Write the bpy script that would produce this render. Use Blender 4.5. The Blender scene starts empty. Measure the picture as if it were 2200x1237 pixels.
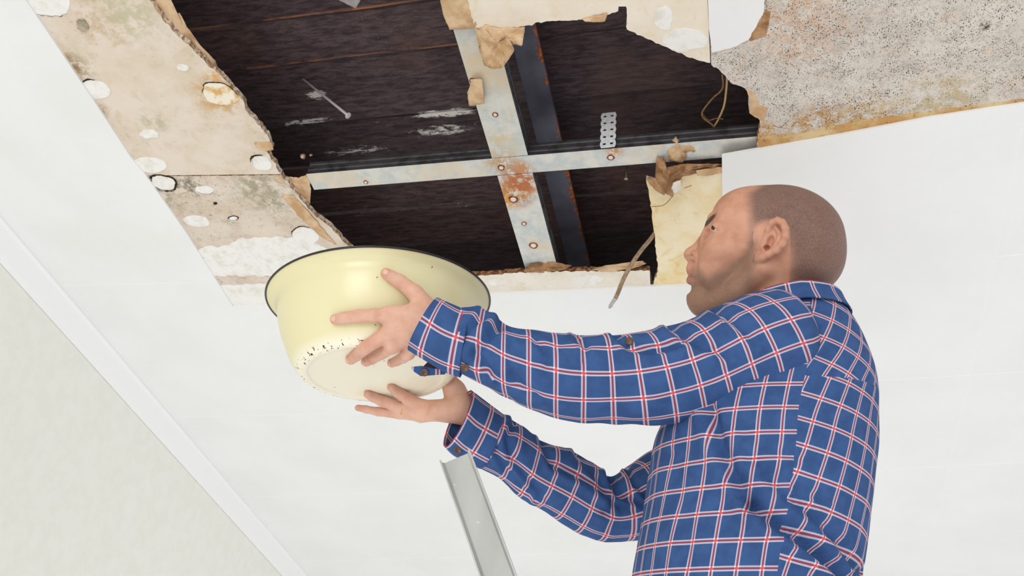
import bpy, bmesh, math, random
import numpy as np
from mathutils import Vector, Matrix, noise, geometry
random.seed(7)
SC = bpy.context.scene
COL = SC.collection

# ------------------------------------------------------------------ camera
F, CX, CY = 2069.0, 1100.0, 618.5          # focal length and centre in pixels of a 2200x1237 frame
def _d(px, py):
    v = np.array([px-CX, -(py-CY), -F]); return v/np.linalg.norm(v)
_Y = _d(1690, 2440); _B = -_d(-7500, 1053)
_Z = np.cross(_B, _Y); _Z /= np.linalg.norm(_Z); _X = np.cross(_Y, _Z)
RC = np.array([_X, _Y, _Z])                 # camera -> world
EYE = np.array([0.0, 0.0, 1.5])
cam_data = bpy.data.cameras.new('camera'); cam = bpy.data.objects.new('camera', cam_data); COL.objects.link(cam)
M = Matrix([list(r) for r in RC]).to_4x4(); M.translation = Vector(EYE); cam.matrix_world = M
cam_data.sensor_fit = 'HORIZONTAL'; cam_data.sensor_width = 36.0; cam_data.lens = 36.0*F/2200.0
cam_data.clip_start = 0.02
SC.camera = cam

# ------------------------------------------------------------------ light
w = bpy.data.worlds.new('world'); SC.world = w; w.use_nodes = True
w.node_tree.nodes['Background'].inputs[0].default_value = (1.0, 0.995, 0.985, 1)
w.node_tree.nodes['Background'].inputs[1].default_value = 0.62
def area(name, loc, target, sx, sy, power, col=(1, 1, 1)):
    l = bpy.data.lights.new(name, 'AREA'); l.shape = 'RECTANGLE'; l.size = sx; l.size_y = sy; l.energy = power; l.color = col
    o = bpy.data.objects.new(name, l); COL.objects.link(o); o.location = loc
    o.rotation_euler = (Vector(target)-Vector(loc)).to_track_quat('-Z', 'Y').to_euler(); return o
area('camera_side_key', (-1.0, -4.6, 1.1), (0.0, 1.6, 2.3), 3.2, 2.0, 84, (1, .99, .97))  # added soft lamp behind the camera; no window is built there
area('floor_fill_lamp', (0.1, 1.5, 0.05), (0.1, 1.5, 2.8), 3.2, 4.4, 31)  # added upward lamp standing in for light bounced off the floor
SC.view_settings.view_transform = 'Standard'; SC.view_settings.look = 'None'
SC.view_settings.gamma = 1.0; SC.view_settings.use_curve_mapping = False
SC.view_settings.exposure = 0.39

# ------------------------------------------------------------------ projection helpers
H = 2.85                                    # underside of the plasterboard
def ray(px, py): return RC @ np.array([(px-CX)/F, -(py-CY)/F, -1.0])
def P(px, py, z=H):                         # pixel ray met with the level z
    r = ray(px, py); return EYE + r*((z-EYE[2])/r[2])
def D(px, py, d): return EYE + ray(px, py)*d  # pixel ray at camera depth d
def proj(p):
    q = RC.T @ (np.asarray(p)-EYE); return (CX-q[0]/q[2]*F, CY+q[1]/q[2]*F, -q[2])

# ------------------------------------------------------------------ object helpers
def put(name, verts, faces, mat=None, parent=None, smooth=False, uvs=None, mats=None, fm=None):
    me = bpy.data.meshes.new(name)
    me.from_pydata([tuple(map(float, v)) for v in verts], [], [tuple(map(int, f)) for f in faces]); me.update()
    for m in (mats or ([mat] if mat else [])): me.materials.append(m)
    if fm is not None: me.polygons.foreach_set('material_index', list(map(int, fm)))
    if smooth: me.polygons.foreach_set('use_smooth', [True]*len(me.polygons))
    if uvs is not None:
        l = me.uv_layers.new(name='UVMap'); l.data.foreach_set('uv', np.asarray(uvs, dtype=np.float32).ravel())
    o = bpy.data.objects.new(name, me); COL.objects.link(o)
    if parent: o.parent = parent; o.matrix_parent_inverse = parent.matrix_world.inverted()
    return o
def empty(name, loc=(0, 0, 0)):
    o = bpy.data.objects.new(name, None); COL.objects.link(o); o.location = loc; o.empty_display_size = .05
    o.matrix_world = Matrix.Translation(Vector(loc)); return o
def tag(o, label=None, cat=None, group=None, kind=None):
    for k, v in (('label', label), ('category', cat), ('group', group), ('kind', kind)):
        if v: o[k] = v
    return o
def fix(o):
    bm = bmesh.new(); bm.from_mesh(o.data); bmesh.ops.recalc_face_normals(bm, faces=bm.faces); bm.to_mesh(o.data); bm.free(); return o

def prism(name, ring, up, mat, parent=None, side=None, extra=None):
    """flat outline `ring` (3D points) and the same outline moved by `up`; sides may take their own material"""
    n = len(ring); ring = [np.asarray(p) for p in ring]; up = np.asarray(up)
    a = ring[1]-ring[0]
    tris = geometry.tessellate_polygon([[Vector(p) for p in ring]])
    V = ring + [p+up for p in ring]
    Fc = [tuple(t) for t in tris] + [tuple(i+n for i in t[::-1]) for t in tris]
    fm = [0]*len(Fc)
    for i in range(n):
        j = (i+1) % n; Fc.append((i, j, j+n, i+n)); fm.append(1 if side else 0)
    return fix(put(name, V, Fc, None, parent, mats=[mat]+([side] if side else []), fm=fm))

def tube_mesh(pts, radii, seg=10, cap=True, flat=1.0):
    pts = [np.asarray(p, float) for p in pts]; n = len(pts)
    if np.isscalar(radii): radii = [radii]*n
    V, Fc = [], []; ref = None
    for i in range(n):
        t = pts[min(i+1, n-1)]-pts[max(i-1, 0)]; t /= np.linalg.norm(t)
        if ref is None:
            ref = np.cross(t, [0, 0, 1]); 
            if np.linalg.norm(ref) < .1: ref = np.cross(t, [0, 1, 0])
        ref = ref-t*np.dot(ref, t); ref /= np.linalg.norm(ref); b = np.cross(t, ref)
        for k in range(seg):
            a = 2*math.pi*k/seg; V.append(pts[i]+radii[i]*(math.cos(a)*ref+flat*math.sin(a)*b))
    for i in range(n-1):
        for k in range(seg):
            k2 = (k+1) % seg; Fc.append((i*seg+k, i*seg+k2, (i+1)*seg+k2, (i+1)*seg+k))
    if cap: Fc.append(tuple(range(seg))[::-1]); Fc.append(tuple(range((n-1)*seg, n*seg)))
    return V, Fc
def tube(name, pts, radii, mat, parent=None, seg=10, flat=1.0):
    V, Fc = tube_mesh(pts, radii, seg, True, flat); return put(name, V, Fc, mat, parent, True)
def crom(pts, n):
    """Catmull-Rom through rows of numbers"""
    A = np.asarray(pts, float); A = np.vstack([2*A[0]-A[1], A, 2*A[-1]-A[-2]]); m = len(A)-3; out = []
    for i in range(n):
        t = i/(n-1)*m; k = min(int(t), m-1); t -= k; a, b, c, d = A[k:k+4]
        out.append(.5*((2*b)+(c-a)*t+(2*a-5*b+4*c-d)*t*t+(3*b-a-3*c+d)*t**3))
    return np.array(out)
def box_mesh(c, sx, sy, sz):
    c = np.asarray(c, float); V = [c+np.array([x*sx/2, y*sy/2, z*sz/2]) for x in (-1, 1) for y in (-1, 1) for z in (-1, 1)]
    return V, [(0, 1, 3, 2), (4, 6, 7, 5), (0, 4, 5, 1), (2, 3, 7, 6), (0, 2, 6, 4), (1, 5, 7, 3)]

# ------------------------------------------------------------------ materials
def lin(c): 
    return tuple(((x/255/12.92) if x/255 <= .04045 else ((x/255+.055)/1.055)**2.4) for x in c)+(1,)
class NT:
    def __init__(s, name, rough=.6, metal=0.0, spec=.3):
        s.m = bpy.data.materials.new(name); s.m.use_nodes = True; s.t = s.m.node_tree; s.b = s.t.nodes['Principled BSDF']
        s.b.inputs['Roughness'].default_value = rough; s.b.inputs['Metallic'].default_value = metal
        s.b.inputs['Specular IOR Level'].default_value = spec
        s._c = None
    def n(s, ty, **kw):
        nd = s.t.nodes.new(ty)
        for k, v in kw.items(): setattr(nd, k, v)
        return nd
    def put(s, sock, v):
        if hasattr(v, 'is_output') or isinstance(v, bpy.types.NodeSocket): s.t.links.new(v, sock)
        else: sock.default_value = v
    @property
    def pos(s):
        if s._c is None: s._c = s.n('ShaderNodeTexCoord').outputs['Object']
        return s._c
    def scale(s, v, sc):
        nd = s.n('ShaderNodeVectorMath', operation='MULTIPLY'); s.put(nd.inputs[0], v); nd.inputs[1].default_value = sc; return nd.outputs[0]
    def noise(s, scale, detail=3, rough=.5, vec=None, dist=0, stretch=None):
        nd = s.n('ShaderNodeTexNoise'); v = vec or s.pos
        if stretch: v = s.scale(v, stretch)
        s.put(nd.inputs['Vector'], v); nd.inputs['Scale'].default_value = scale; nd.inputs['Detail'].default_value = detail
        nd.inputs['Roughness'].default_value = rough; nd.inputs['Distortion'].default_value = dist; return nd.outputs['Fac']
    def vor(s, scale, vec=None):
        nd = s.n('ShaderNodeTexVoronoi'); s.put(nd.inputs['Vector'], vec or s.pos); nd.inputs['Scale'].default_value = scale; return nd.outputs['Distance']
    def step(s, v, a, b, lo=0., hi=1.):
        nd = s.n('ShaderNodeMapRange', interpolation_type='SMOOTHSTEP'); s.put(nd.inputs[0], v)
        for i, x in zip((1, 2, 3, 4), (a, b, lo, hi)): nd.inputs[i].default_value = x
        return nd.outputs[0]
    def math(s, op, a, b=0.0, c=None):
        nd = s.n('ShaderNodeMath', operation=op); s.put(nd.inputs[0], a); s.put(nd.inputs[1], b)
        if c is not None: s.put(nd.inputs[2], c)
        return nd.outputs[0]
    def mix(s, f, a, b):
        nd = s.n('ShaderNodeMix', data_type='RGBA'); s.put(nd.inputs[0], f)
        s.put(nd.inputs[6], lin(a) if isinstance(a, tuple) and len(a) == 3 else a)
        s.put(nd.inputs[7], lin(b) if isinstance(b, tuple) and len(b) == 3 else b); return nd.outputs[2]
    def blob(s, p, r0, r1):
        """1 at a spot, fading to 0 between r1 and r0"""
        nd = s.n('ShaderNodeVectorMath', operation='DISTANCE'); s.put(nd.inputs[0], s.pos); nd.inputs[1].default_value = tuple(map(float, p))
        return s.step(nd.outputs['Value'], r1, r0, 1., 0.)
    def col(s, v): s.put(s.b.inputs['Base Color'], lin(v) if isinstance(v, tuple) and len(v) == 3 else v); return s
    def bump(s, h, strength=.3, dist=.002):
        nd = s.n('ShaderNodeBump'); nd.inputs['Strength'].default_value = strength; nd.inputs['Distance'].default_value = dist
        s.put(nd.inputs['Height'], h); s.t.links.new(nd.outputs[0], s.b.inputs['Normal']); return s
def flat(name, c, rough=.6, metal=0, spec=.3, var=.0, vs=60):
    t = NT(name, rough, metal, spec)
    if var:
        d = tuple(int(x*(1-var)) for x in c); t.col(t.mix(t.step(t.noise(vs, 4), .3, .7), c, d))
    else: t.col(c)
    return t.m

# white painted tiles / wall / trim
t = NT('white_ceiling_paint', .75, 0, .15); t.col(t.mix(t.step(t.noise(5, 3), .35, .7), (242, 242, 242), (238, 238, 237))); t.bump(t.noise(220, 2), .08, .001); M_WHITE = t.m
t = NT('wall_paper', .85, 0, .1); t.col(t.mix(t.step(t.noise(30, 4, .6), .35, .7), (243, 243, 236), (239, 239, 230))); t.bump(t.noise(180, 2), .06, .0006); M_WALL = t.m
M_TRIM = flat('white_trim_paint', (243, 243, 243), .5)
M_JOINT = flat('white_joint_filler', (246, 246, 246), .6)
M_FLOOR = flat('pale_floor', (214, 215, 218), .6, var=.06, vs=8)

def plaster(name, base, dark, stain, speck=0.0, speck_scale=170, speck_lo=.56, zones=(), stains=(), speckcol=(52, 48, 46)):
    t = NT(name, .85, 0, .1)
    c = t.mix(t.step(t.noise(14, 5, .6), .38, .66), base, dark)
    c = t.mix(t.math('MULTIPLY', t.step(t.noise(26, 4, .65, dist=.6), .56, .72), .55), c, stain)
    for p, r0, r1, col_, amt in stains:
        b = t.math('MULTIPLY', t.blob(p, r0, r1), t.step(t.noise(48, 5, .7), .40, .60)); c = t.mix(t.math('MULTIPLY', b, amt), c, col_)
    if speck:
        zone = t.step(t.noise(7, 3, .6), .36, .58)
        for p, r0, r1 in zones: zone = t.math('MAXIMUM', zone, t.blob(p, r0, r1))
        sp = t.step(t.noise(speck_scale, 3, .75), speck_lo, speck_lo+.05)
        if speck > .8:
            sp = None
            for sc_, am in ((300, .34), (520, .40)):
                nd = t.n('ShaderNodeTexVoronoi'); t.put(nd.inputs['Vector'], t.pos); nd.inputs['Scale'].default_value = sc_; q = t.n('ShaderNodeSeparateColor'); t.put(q.inputs[0], nd.outputs['Color'])
                r_ = t.math('MULTIPLY', t.step(q.outputs[0], .1, 1.), am); d_ = t.step(t.math('SUBTRACT', nd.outputs['Distance'], r_), 0., .06, 1., 0.); d_ = t.math('MULTIPLY', d_, t.step(q.outputs[0], .22, .3)); sp = d_ if sp is None else t.math('MAXIMUM', sp, d_)
            zone = t.math('ADD', .30, t.math('MULTIPLY', zone, .70)); sp = t.math('MULTIPLY', sp, t.step(t.noise(36, 4, .7), .36, .58, .25, 1.))
        c = t.mix(t.math('MULTIPLY', t.math('MULTIPLY', sp, zone), speck), c, speckcol)
        haze = t.math('MULTIPLY', t.math('MULTIPLY', t.step(t.noise(60, 5, .75), .45, .7), zone), .38*speck)
        c = t.mix(haze, c, (120, 112, 100))
    t.col(c); t.bump(t.noise(90, 5, .6), .25, .002); return t.m
M_BEIGE = plaster('aged_beige_board', (230, 217, 203), (222, 206, 186), (206, 190, 160),
    .35, 120, .64, stains=[(P(140, 140), .07, .01, (176, 158, 122), .7), (P(165, 150), .05, .01, (150, 130, 100), .5), (P(215, 50), .07, .02, (205, 160, 120), .6),
        (P(150, 140), .03, .01, (150, 120, 80), .8), (P(210, 235), .03, .008, (150, 120, 80), .9), (P(465, 205), .06, .025, (205, 160, 95), .8), (P(460, 165), .02, .005, (220, 165, 90), .9),
        (P(260, 20), .1, .03, (196, 190, 160), .8), (P(330, 260), .04, .01, (190, 182, 150), .8)])
M_MOULD_L = plaster('mould_speckled_beige_board', (228, 214, 200), (216, 200, 182), (170, 164, 138),
    .6, 170, .60, zones=[(P(480, 405), .14, .05), (P(400, 395), .06, .03)], speckcol=(96, 90, 66),
    stains=[(P(400, 398), .05, .01, (90, 84, 60), .8), (P(350, 430), .06, .02, (150, 140, 110), .7), (P(570, 410), .09, .03, (150, 146, 118), .7)])
M_TOP = plaster('peeled_cream_board', (242, 232, 216), (237, 224, 204), (230, 208, 178), 0)
M_GREY = plaster('black_speckled_grey_board', (222, 213, 203), (208, 198, 188), (222, 196, 172),
    .9, 300, .55, zones=[(P(1620, 180), .12, .06), (P(1800, 60), .3, .15), (P(2080, 40), .14, .06)],
    stains=[(P(1720, 55), .1, .04, (214, 178, 150), .7), (P(1640, 300), .06, .02, (200, 150, 80), .9), (P(1760, 275), .07, .03, (196, 150, 90), .9), (P(1860, 250), .07, .02, (196, 160, 100), .8), (P(2020, 228), .1, .03, (190, 168, 120), .7),
            (P(2117, 55), .012, .004, (70, 40, 20), 1.0)])
M_COLUMN = plaster('yellowed_peeling_board', (246, 232, 200), (240, 218, 172), (222, 190, 110), .12, 200, .6, speckcol=(140, 100, 40))
M_STRIP = plaster('pale_stained_board', (240, 234, 224), (236, 226, 210), (226, 208, 180), .1)
t = NT('torn_board_core', .9, 0, .05); t.col(t.mix(t.step(t.noise(110, 4, .7), .4, .62), (236, 218, 196), (160, 122, 92))); t.bump(t.noise(160, 4), .8, .004); M_CORE = t.m
t = NT('rotten_board_core', .9, 0, .05); t.col(t.mix(t.step(t.noise(110, 4, .7), .36, .62), (196, 150, 110), (104, 66, 42))); t.bump(t.noise(160, 4), .8, .004); M_ROT = t.m
t = NT('brown_board_paper', .85, 0, .1); t.col(t.mix(t.step(t.noise(30, 4, .6), .35, .68), (226, 196, 160), (196, 158, 118))); t.bump(t.noise(70, 4), .5, .003); M_PAPER = t.m
t = NT('dark_brown_board_paper', .85, 0, .1); t.col(t.mix(t.step(t.noise(40, 4, .6), .35, .68), (190, 150, 112), (138, 100, 70))); t.bump(t.noise(70, 4), .5, .003); M_PAPER2 = t.m
M_GREYPAPER = flat('grey_paper', (176, 168, 172), .8, var=.1)
t = NT('white_filler', .8, 0, .1); t.col(t.mix(t.step(t.noise(50, 4, .6), .4, .75), (243, 241, 237), (228, 222, 212))); t.bump(t.noise(80, 4), .4, .003); M_FILL = t.m
M_RIM = flat('black_mould', (62, 48, 34), .9, var=.4, vs=300)
t = NT('ochre_stained_filler', .85, 0, .1); t.col(t.mix(t.step(t.noise(55, 3, .6), .46, .66), (243, 234, 216), (222, 176, 108))); M_OCHRE = t.m

# old roof boards
ZB = H+.24
def boards_mat(name, edge=None, tone=(1., 1., 1.)):
    t = NT(name, .62, 0, .35)
    g = t.noise(22, 6, .7, stretch=(1, 5, 5), dist=.4); g2 = t.noise(60, 6, .8, stretch=(1.3, 6, 6), dist=.3)
    c = t.mix(t.step(g, .34, .66), (66, 53, 58), (112, 94, 97)); c = t.mix(t.math('MULTIPLY', t.step(g2, .5, .68), .75), c, (44, 33, 37))
    c = t.mix(t.math('MULTIPLY', t.step(t.noise(5, 3), .5, .7), .4), c, (128, 98, 84))
    pale = t.noise(34, 6, .75, stretch=(1, 3.2, 1), dist=.6)
    nd = t.n('ShaderNodeMix', data_type='RGBA', blend_type='MULTIPLY'); nd.inputs[0].default_value = 1.; t.put(nd.inputs[6], c); nd.inputs[7].default_value = (*tone, 1); c = nd.outputs[2]
    z = None
    for (bx, by), rx, ry, am in [((955, 243), .085, .014, 1.), ((950, 280), .10, .022, .55), ((770, 322), .11, .020, .5), ((655, 262), .08, .012, .7), ((680, 203), .035, .016, .9), ((830, 262), .05, .02, .25), ((790, 455), .09, .03, .2), ((980, 440), .08, .014, .3)]:
        q = P(bx, by, ZB); nd = t.n('ShaderNodeVectorMath', operation='SUBTRACT'); t.put(nd.inputs[0], t.pos); nd.inputs[1].default_value = tuple(map(float, q))
        ln = t.n('ShaderNodeVectorMath', operation='LENGTH'); t.put(ln.inputs[0], t.scale(nd.outputs[0], (1/rx, 1/ry, 1.))); b = t.math('MULTIPLY', t.step(ln.outputs['Value'], 1.3, .2, 0., 1.), am)
        z = b if z is None else t.math('MAXIMUM', z, b)
    c = t.mix(t.math('MULTIPLY', t.step(t.math('ADD', pale, t.math('MULTIPLY', z, .30)), .62, .74), t.math('MINIMUM', t.math('MULTIPLY', z, 1.6), 1.)), c, (248, 242, 236))
    dust = t.math('MULTIPLY', t.step(t.noise(330, 2, .8), .66, .72), t.step(t.noise(6, 2), .4, .6)); c = t.mix(t.math('MULTIPLY', dust, .5), c, (196, 186, 182))
    if edge is not None:
        sp = t.n('ShaderNodeSeparateXYZ'); t.put(sp.inputs[0], t.pos)
        e = t.math('MULTIPLY', t.step(t.math('ABSOLUTE', t.math('SUBTRACT', sp.outputs[1], edge)), .003, .009, 1., 0.), t.step(sp.outputs[0], -.50, -.44, 1., 0.))
        c = t.mix(t.math('MULTIPLY', e, t.step(t.noise(16, 4, .6, stretch=(1, 4, 1)), .36, .56)), c, (184, 118, 80))
    t.col(c); t.bump(g2, .6, .004); return t.m

# metal
t = NT('galvanised_channel', .45, .35, .5)
c = t.mix(t.step(t.noise(40, 5, .65, stretch=(1, 1, 1)), .35, .65), (222, 220, 212), (198, 204, 204))
c = t.mix(t.math('MULTIPLY', t.step(t.noise(12, 4, .6), .46, .62), .7), c, (224, 208, 184))
for p, r0, r1, k in [(P(1077, 360), .05, .015, (196, 160, 122)), (P(1102, 425), .06, .02, (196, 132, 60)), (P(1120, 400), .055, .02, (186, 110, 62)), (P(1085, 440), .03, .01, (214, 150, 60)), (P(1120, 370), .03, .01, (200, 140, 90)), (P(1320, 335), .028, .012, (196, 140, 80)), (P(1410, 318), .03, .01, (220, 190, 140)), (P(1050, 150), .08, .03, (222, 204, 176)), (P(1075, 320), .05, .01, (214, 196, 160))]:
    c = t.mix(t.math('MULTIPLY', t.blob(p, r0, r1), t.step(t.noise(70, 5, .7), .38, .56)), c, k)
t.col(c); t.bump(t.noise(60, 4, stretch=(1, 1, 1)), .2, .002); M_GALV = t.m
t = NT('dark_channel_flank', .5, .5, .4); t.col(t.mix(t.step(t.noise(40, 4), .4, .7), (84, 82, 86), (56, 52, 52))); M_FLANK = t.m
t = NT('rust', .85, .1, .2); t.col(t.mix(t.step(t.noise(200, 4), .4, .6), (186, 116, 66), (116, 66, 38))); M_RUST = t.m
M_STEEL = flat('bright_nail_steel', (236, 230, 230), .45, .05, .5)
M_TIN = flat('galvanised_strap', (238, 238, 242), .5, 0, var=.1, vs=200)
t = NT('painted_beam_steel', .5, .3, .4)
sp = t.n('ShaderNodeSeparateXYZ'); t.put(sp.inputs[0], t.pos)
BEAM_R = P(1150, 52, H+.13)[0]; BEAM_L = P(1105, 111, H+.13)[0]
e = t.step(sp.outputs[0], BEAM_R-.024, BEAM_R-.001)
c = t.mix(t.step(t.noise(18, 4), .35, .7), (96, 96, 110), (78, 76, 88))
rz = t.math('MULTIPLY', t.step(t.math('ADD', t.math('MULTIPLY', e, .36), t.noise(24, 5, .75)), .80, .90), 1.0)
c = t.mix(rz, c, t.mix(t.step(t.noise(160, 3), .4, .6), (178, 98, 48), (112, 62, 40)))
t.col(c); t.bump(t.noise(120, 4), .2, .002); M_BEAM = t.m
t = NT('worn_aluminium', .38, .65, .5); c = t.mix(t.step(t.noise(14, 4, stretch=(1, 1, .3)), .35, .7), (200, 200, 198), (182, 182, 180)); c = t.mix(t.step(t.noise(60, 3, .6), .69, .72), c, (224, 224, 220)); c = t.mix(t.math('MULTIPLY', t.step(t.noise(9, 2), .66, .72), .6), c, (186, 156, 100)); t.col(c); M_ALU = t.m
M_WIRE = flat('old_wire', (150, 116, 74), .5, var=.2, vs=200)
M_CABLE = flat('aged_cable_sheath', (176, 150, 120), .6, var=.25, vs=120)
M_FRAY = flat('bare_frayed_strands', (206, 198, 194), .6, var=.2, vs=400)

# enamel (object coordinates: basin axis is z, base at z=0)
t = NT('cream_enamel', .26, 0, .5)
sp = t.n('ShaderNodeSeparateXYZ'); t.put(sp.inputs[0], t.pos)
rr = t.math('SQRT', t.math('ADD', t.math('POWER', sp.outputs[0], 2.), t.math('POWER', sp.outputs[1], 2.)))
c = t.mix(t.step(sp.outputs[2], .002, .022), (245, 238, 216), (232, 224, 180))
ringz = t.math('MULTIPLY', t.step(t.math('ABSOLUTE', t.math('SUBTRACT', rr, .1145)), .004, .008, 1., 0.), t.step(sp.outputs[2], .010, .02, 1., 0.))
ch = t.step(t.noise(170, 2, .6), .615, .635)
chips = t.math('MULTIPLY', ringz, ch)
far = t.math('MULTIPLY', t.step(t.noise(120, 2, .55), .735, .75), t.step(t.noise(9, 1), .5, .56))
c = t.mix(t.math('MAXIMUM', chips, far), c, (42, 30, 26)); t.col(c); M_ENAMEL = t.m
M_ENRIM = flat('black_enamel', (34, 30, 36), .25, 0, .5)

# ------------------------------------------------------------------ the room
def struct(o): o['kind'] = 'structure'; return o
def jag(pts, torn, amp=2.2, stepx=7, seed=1):
    """pixel outline with ragged edges: torn is a set of segment numbers"""
    rnd = random.Random(seed); out = []; n = len(pts)
    for i in range(n):
        a, b = np.array(pts[i], float), np.array(pts[(i+1) % n], float); out.append(a)
        if i in torn:
            L = np.linalg.norm(b-a); k = max(1, int(L/stepx)); nrm = np.array([-(b-a)[1], (b-a)[0]])/max(L, 1e-6)
            for j in range(1, k): out.append(a+(b-a)*j/k+nrm*rnd.uniform(-amp, amp))
    return out
WX = -1.62
# white tiled ceiling with the opening where the covering has been stripped
inner = [(30, -45), (55, 0), (150, 140), (210, 230), (282, 340), (312, 375), (400, 500), (500, 658), (620, 654), (800, 640), (1054, 630), (1230, 624), (1400, 615), (1554, 611), (1551, 335),
         (1640, 319), (1750, 300), (1860, 279), (2000, 252), (2200, 222), (2420, 178), (2420, -200), (1200, -200), (-60, -200)]
def ceiling():
    bm = bmesh.new(); z0 = H-.005
    o_ring = [(WX, -3.2), (3.2, -3.2), (3.2, 5.0), (WX, 5.0)]
    def loop(pts):
        vs = [bm.verts.new(p) for p in pts]; return vs, [bm.edges.new((vs[i], vs[(i+1) % len(vs)])) for i in range(len(vs))]
    vo, eo = loop([(x, y, z0) for x, y in o_ring]); vi, ei = loop([tuple(P(px, py, z0)) for px, py in inner])
    bmesh.ops.triangle_fill(bm, use_beauty=True, edges=eo+ei)
    f0 = list(bm.faces)
    for f in f0:
        if f.normal.z > 0: f.normal_flip()
    n = len(vi); up = [bm.verts.new((v.co.x, v.co.y, H+.001)) for v in vi]
    for i in range(n): bm.faces.new((vi[i], vi[(i+1) % n], up[(i+1) % n], up[i]))
    me = bpy.data.meshes.new('ceiling'); bm.to_mesh(me); bm.free(); me.materials.append(M_WHITE); me.materials.append(M_JOINT)
    o = bpy.data.objects.new('ceiling', me); COL.objects.link(o)
    # raised filler lines between the tiles
    bm = bmesh.new(); bm.from_mesh(me)
    def line(x0, y0, x1, y1, wd=.0012, hgt=.0004):
        a, b = np.array([x0, y0]), np.array([x1, y1]); t_ = (b-a)/np.linalg.norm(b-a); nn = np.array([-t_[1], t_[0]])*wd
        q = [bm.verts.new((*(p+s*nn), z0+.0004)) for p, s in ((a, -1), (b, -1), (b, 1), (a, 1))]; r = [bm.verts.new((*(p+s*nn*.4), z0-hgt)) for p, s in ((a, -1), (b, -1), (b, 1), (a, 1))]
        for i in range(4): bm.faces.new((q[i], q[(i+1) % 4], r[(i+1) % 4], r[i])).material_index = 1
        bm.faces.new(r).material_index = 1
    for (a, b) in (((380, 893), (760, 884)), ((470, 1067), (960, 1050)), ((600, 1205), (1240, 1185)), ((1870, 815), (2230, 793)), ((1870, 1007), (2230, 987)), ((2195, 270), (2085, 800)), ((2085, 800), (2005, 1140)), ((760, 884), (1300, 868)), ((2130, 548), (2230, 540)), ((140, 610), (420, 604))):
        p, q = P(*a), P(*b); line(p[0], p[1], q[0], q[1])
    bm.to_mesh(me); bm.free(); return struct(o)
ceiling()
wv = [(WX, -3.2, 0), (WX, 5, 0), (WX, 5, H), (WX, -3.2, H)]
struct(put('wall_left', [np.array(p) for p in wv]+[np.array(p)+np.array([-.12, 0, 0]) for p in wv], [(0, 1, 2, 3), (7, 6, 5, 4), (0, 4, 5, 1), (1, 5, 6, 2), (2, 6, 7, 3), (3, 7, 4, 0)], M_WALL))
V, Fc = box_mesh((.8, .9, -.03), 4.84, 8.2, .06); struct(put('floor', V, Fc, M_FLOOR))
# cornice along the left wall
cx = P(300, 815)[0]
prof = [(WX+.001, H-.005), (cx+.012, H-.005), (cx+.012, H-.012), (cx+.004, H-.016), (WX+.012, H-.052), (WX+.006, H-.060), (WX+.001, H-.060)]
n = len(prof); V = [(x, -3.2, z) for x, z in prof]+[(x, 5., z) for x, z in prof]
Fc = [(i, (i+1) % n, (i+1) % n+n, i+n) for i in range(n)]+[tuple(range(n))[::-1], tuple(range(n, 2*n))]
struct(fix(put('trim_1', V, Fc, M_TRIM)))
# unseen blocks added round the roof space to keep stray light out
M_DARKWOOD = boards_mat('roof_light_stop')
for k, (c, s) in enumerate((((-1.52, 1.1, H+.12), (.05, 2.6, .235)), ((1.52, 1.1, H+.12), (.05, 2.6, .235)), ((0, -.17, H+.12), (2.99, .05, .235)), ((0, 2.37, H+.12), (2.99, .05, .235)))):
    V, Fc = box_mesh(c, *s); struct(put('trim_%d' % (k+2), V, Fc, M_DARKWOOD))

# ------------------------------------------------------------------ roof boards
ZB = H+.24
ys = [P(800, 18, ZB)[1], P(800, 121, ZB)[1], P(800, 254, ZB)[1], P(900, 338, ZB)[1], P(900, 446, ZB)[1], P(900, 524, ZB)[1]]
ys = [ys[0]-.30, ys[0]-.15]+ys+[ys[-1]+.13, ys[-1]+.27, ys[-1]+.42]
names = ['above the top edge of the photo', 'at the very top of the opening, the last one in view', 'second from the top of the opening, orange raw lower edge', 'with the long nail and white dust on it', 'just above the cross channel, with white mould streaks',
         'just below the cross channel', 'second below the cross channel, past the wide crack', 'along the bottom of the opening, in shade', 'hidden past the bottom of the opening', 'past the bottom of the opening']
for i in range(len(ys)-1):
    if ys[i+1] < .2 or ys[i] > 2.2: continue
    a, b = ys[i]+.0022, ys[i+1]-.0022
    if i == 5: b -= .003
    if i == 6: a += .002; b -= .002
    rows = 3; cols = 40; V = []; rnd = random.Random(i)
    for lvl in (0, 1):
        for r in range(rows+1):
            for q in range(cols+1):
                x = -1.49+2.98*q/cols; y = a+(b-a)*r/rows
                if r in (0, rows): y += .0035*noise.noise((x*9, i*3.1, r))+.0015*noise.noise((x*40, i*3.1, r))
                V.append((x, y, ZB+lvl*.02+(.004*(noise.noise((x*2, y*30, i))) if lvl == 0 else 0)))
    N = (rows+1)*(cols+1); Fc = []
    for r in range(rows):
        for q in range(cols):
            k = r*(cols+1)+q; Fc.append((k, k+cols+1, k+cols+2, k+1)); Fc.append((k+N, k+1+N, k+cols+2+N, k+cols+1+N))
    for q in range(cols): Fc.append((q, q+1, q+1+N, q+N)); k = rows*(cols+1)+q; Fc.append((k, k+N, k+1+N, k+1))
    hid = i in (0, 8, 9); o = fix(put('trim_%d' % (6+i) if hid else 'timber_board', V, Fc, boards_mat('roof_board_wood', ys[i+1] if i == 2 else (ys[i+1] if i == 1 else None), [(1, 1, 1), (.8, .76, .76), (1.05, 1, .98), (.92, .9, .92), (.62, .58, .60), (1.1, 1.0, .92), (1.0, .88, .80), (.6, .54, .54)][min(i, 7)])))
    if hid: struct(o)  # unseen boards, kept so that no light leaks into the roof space
    else: tag(o, 'dark weathered timber board ' + names[i], 'board', 'timber boards in the ceiling hole')

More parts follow.
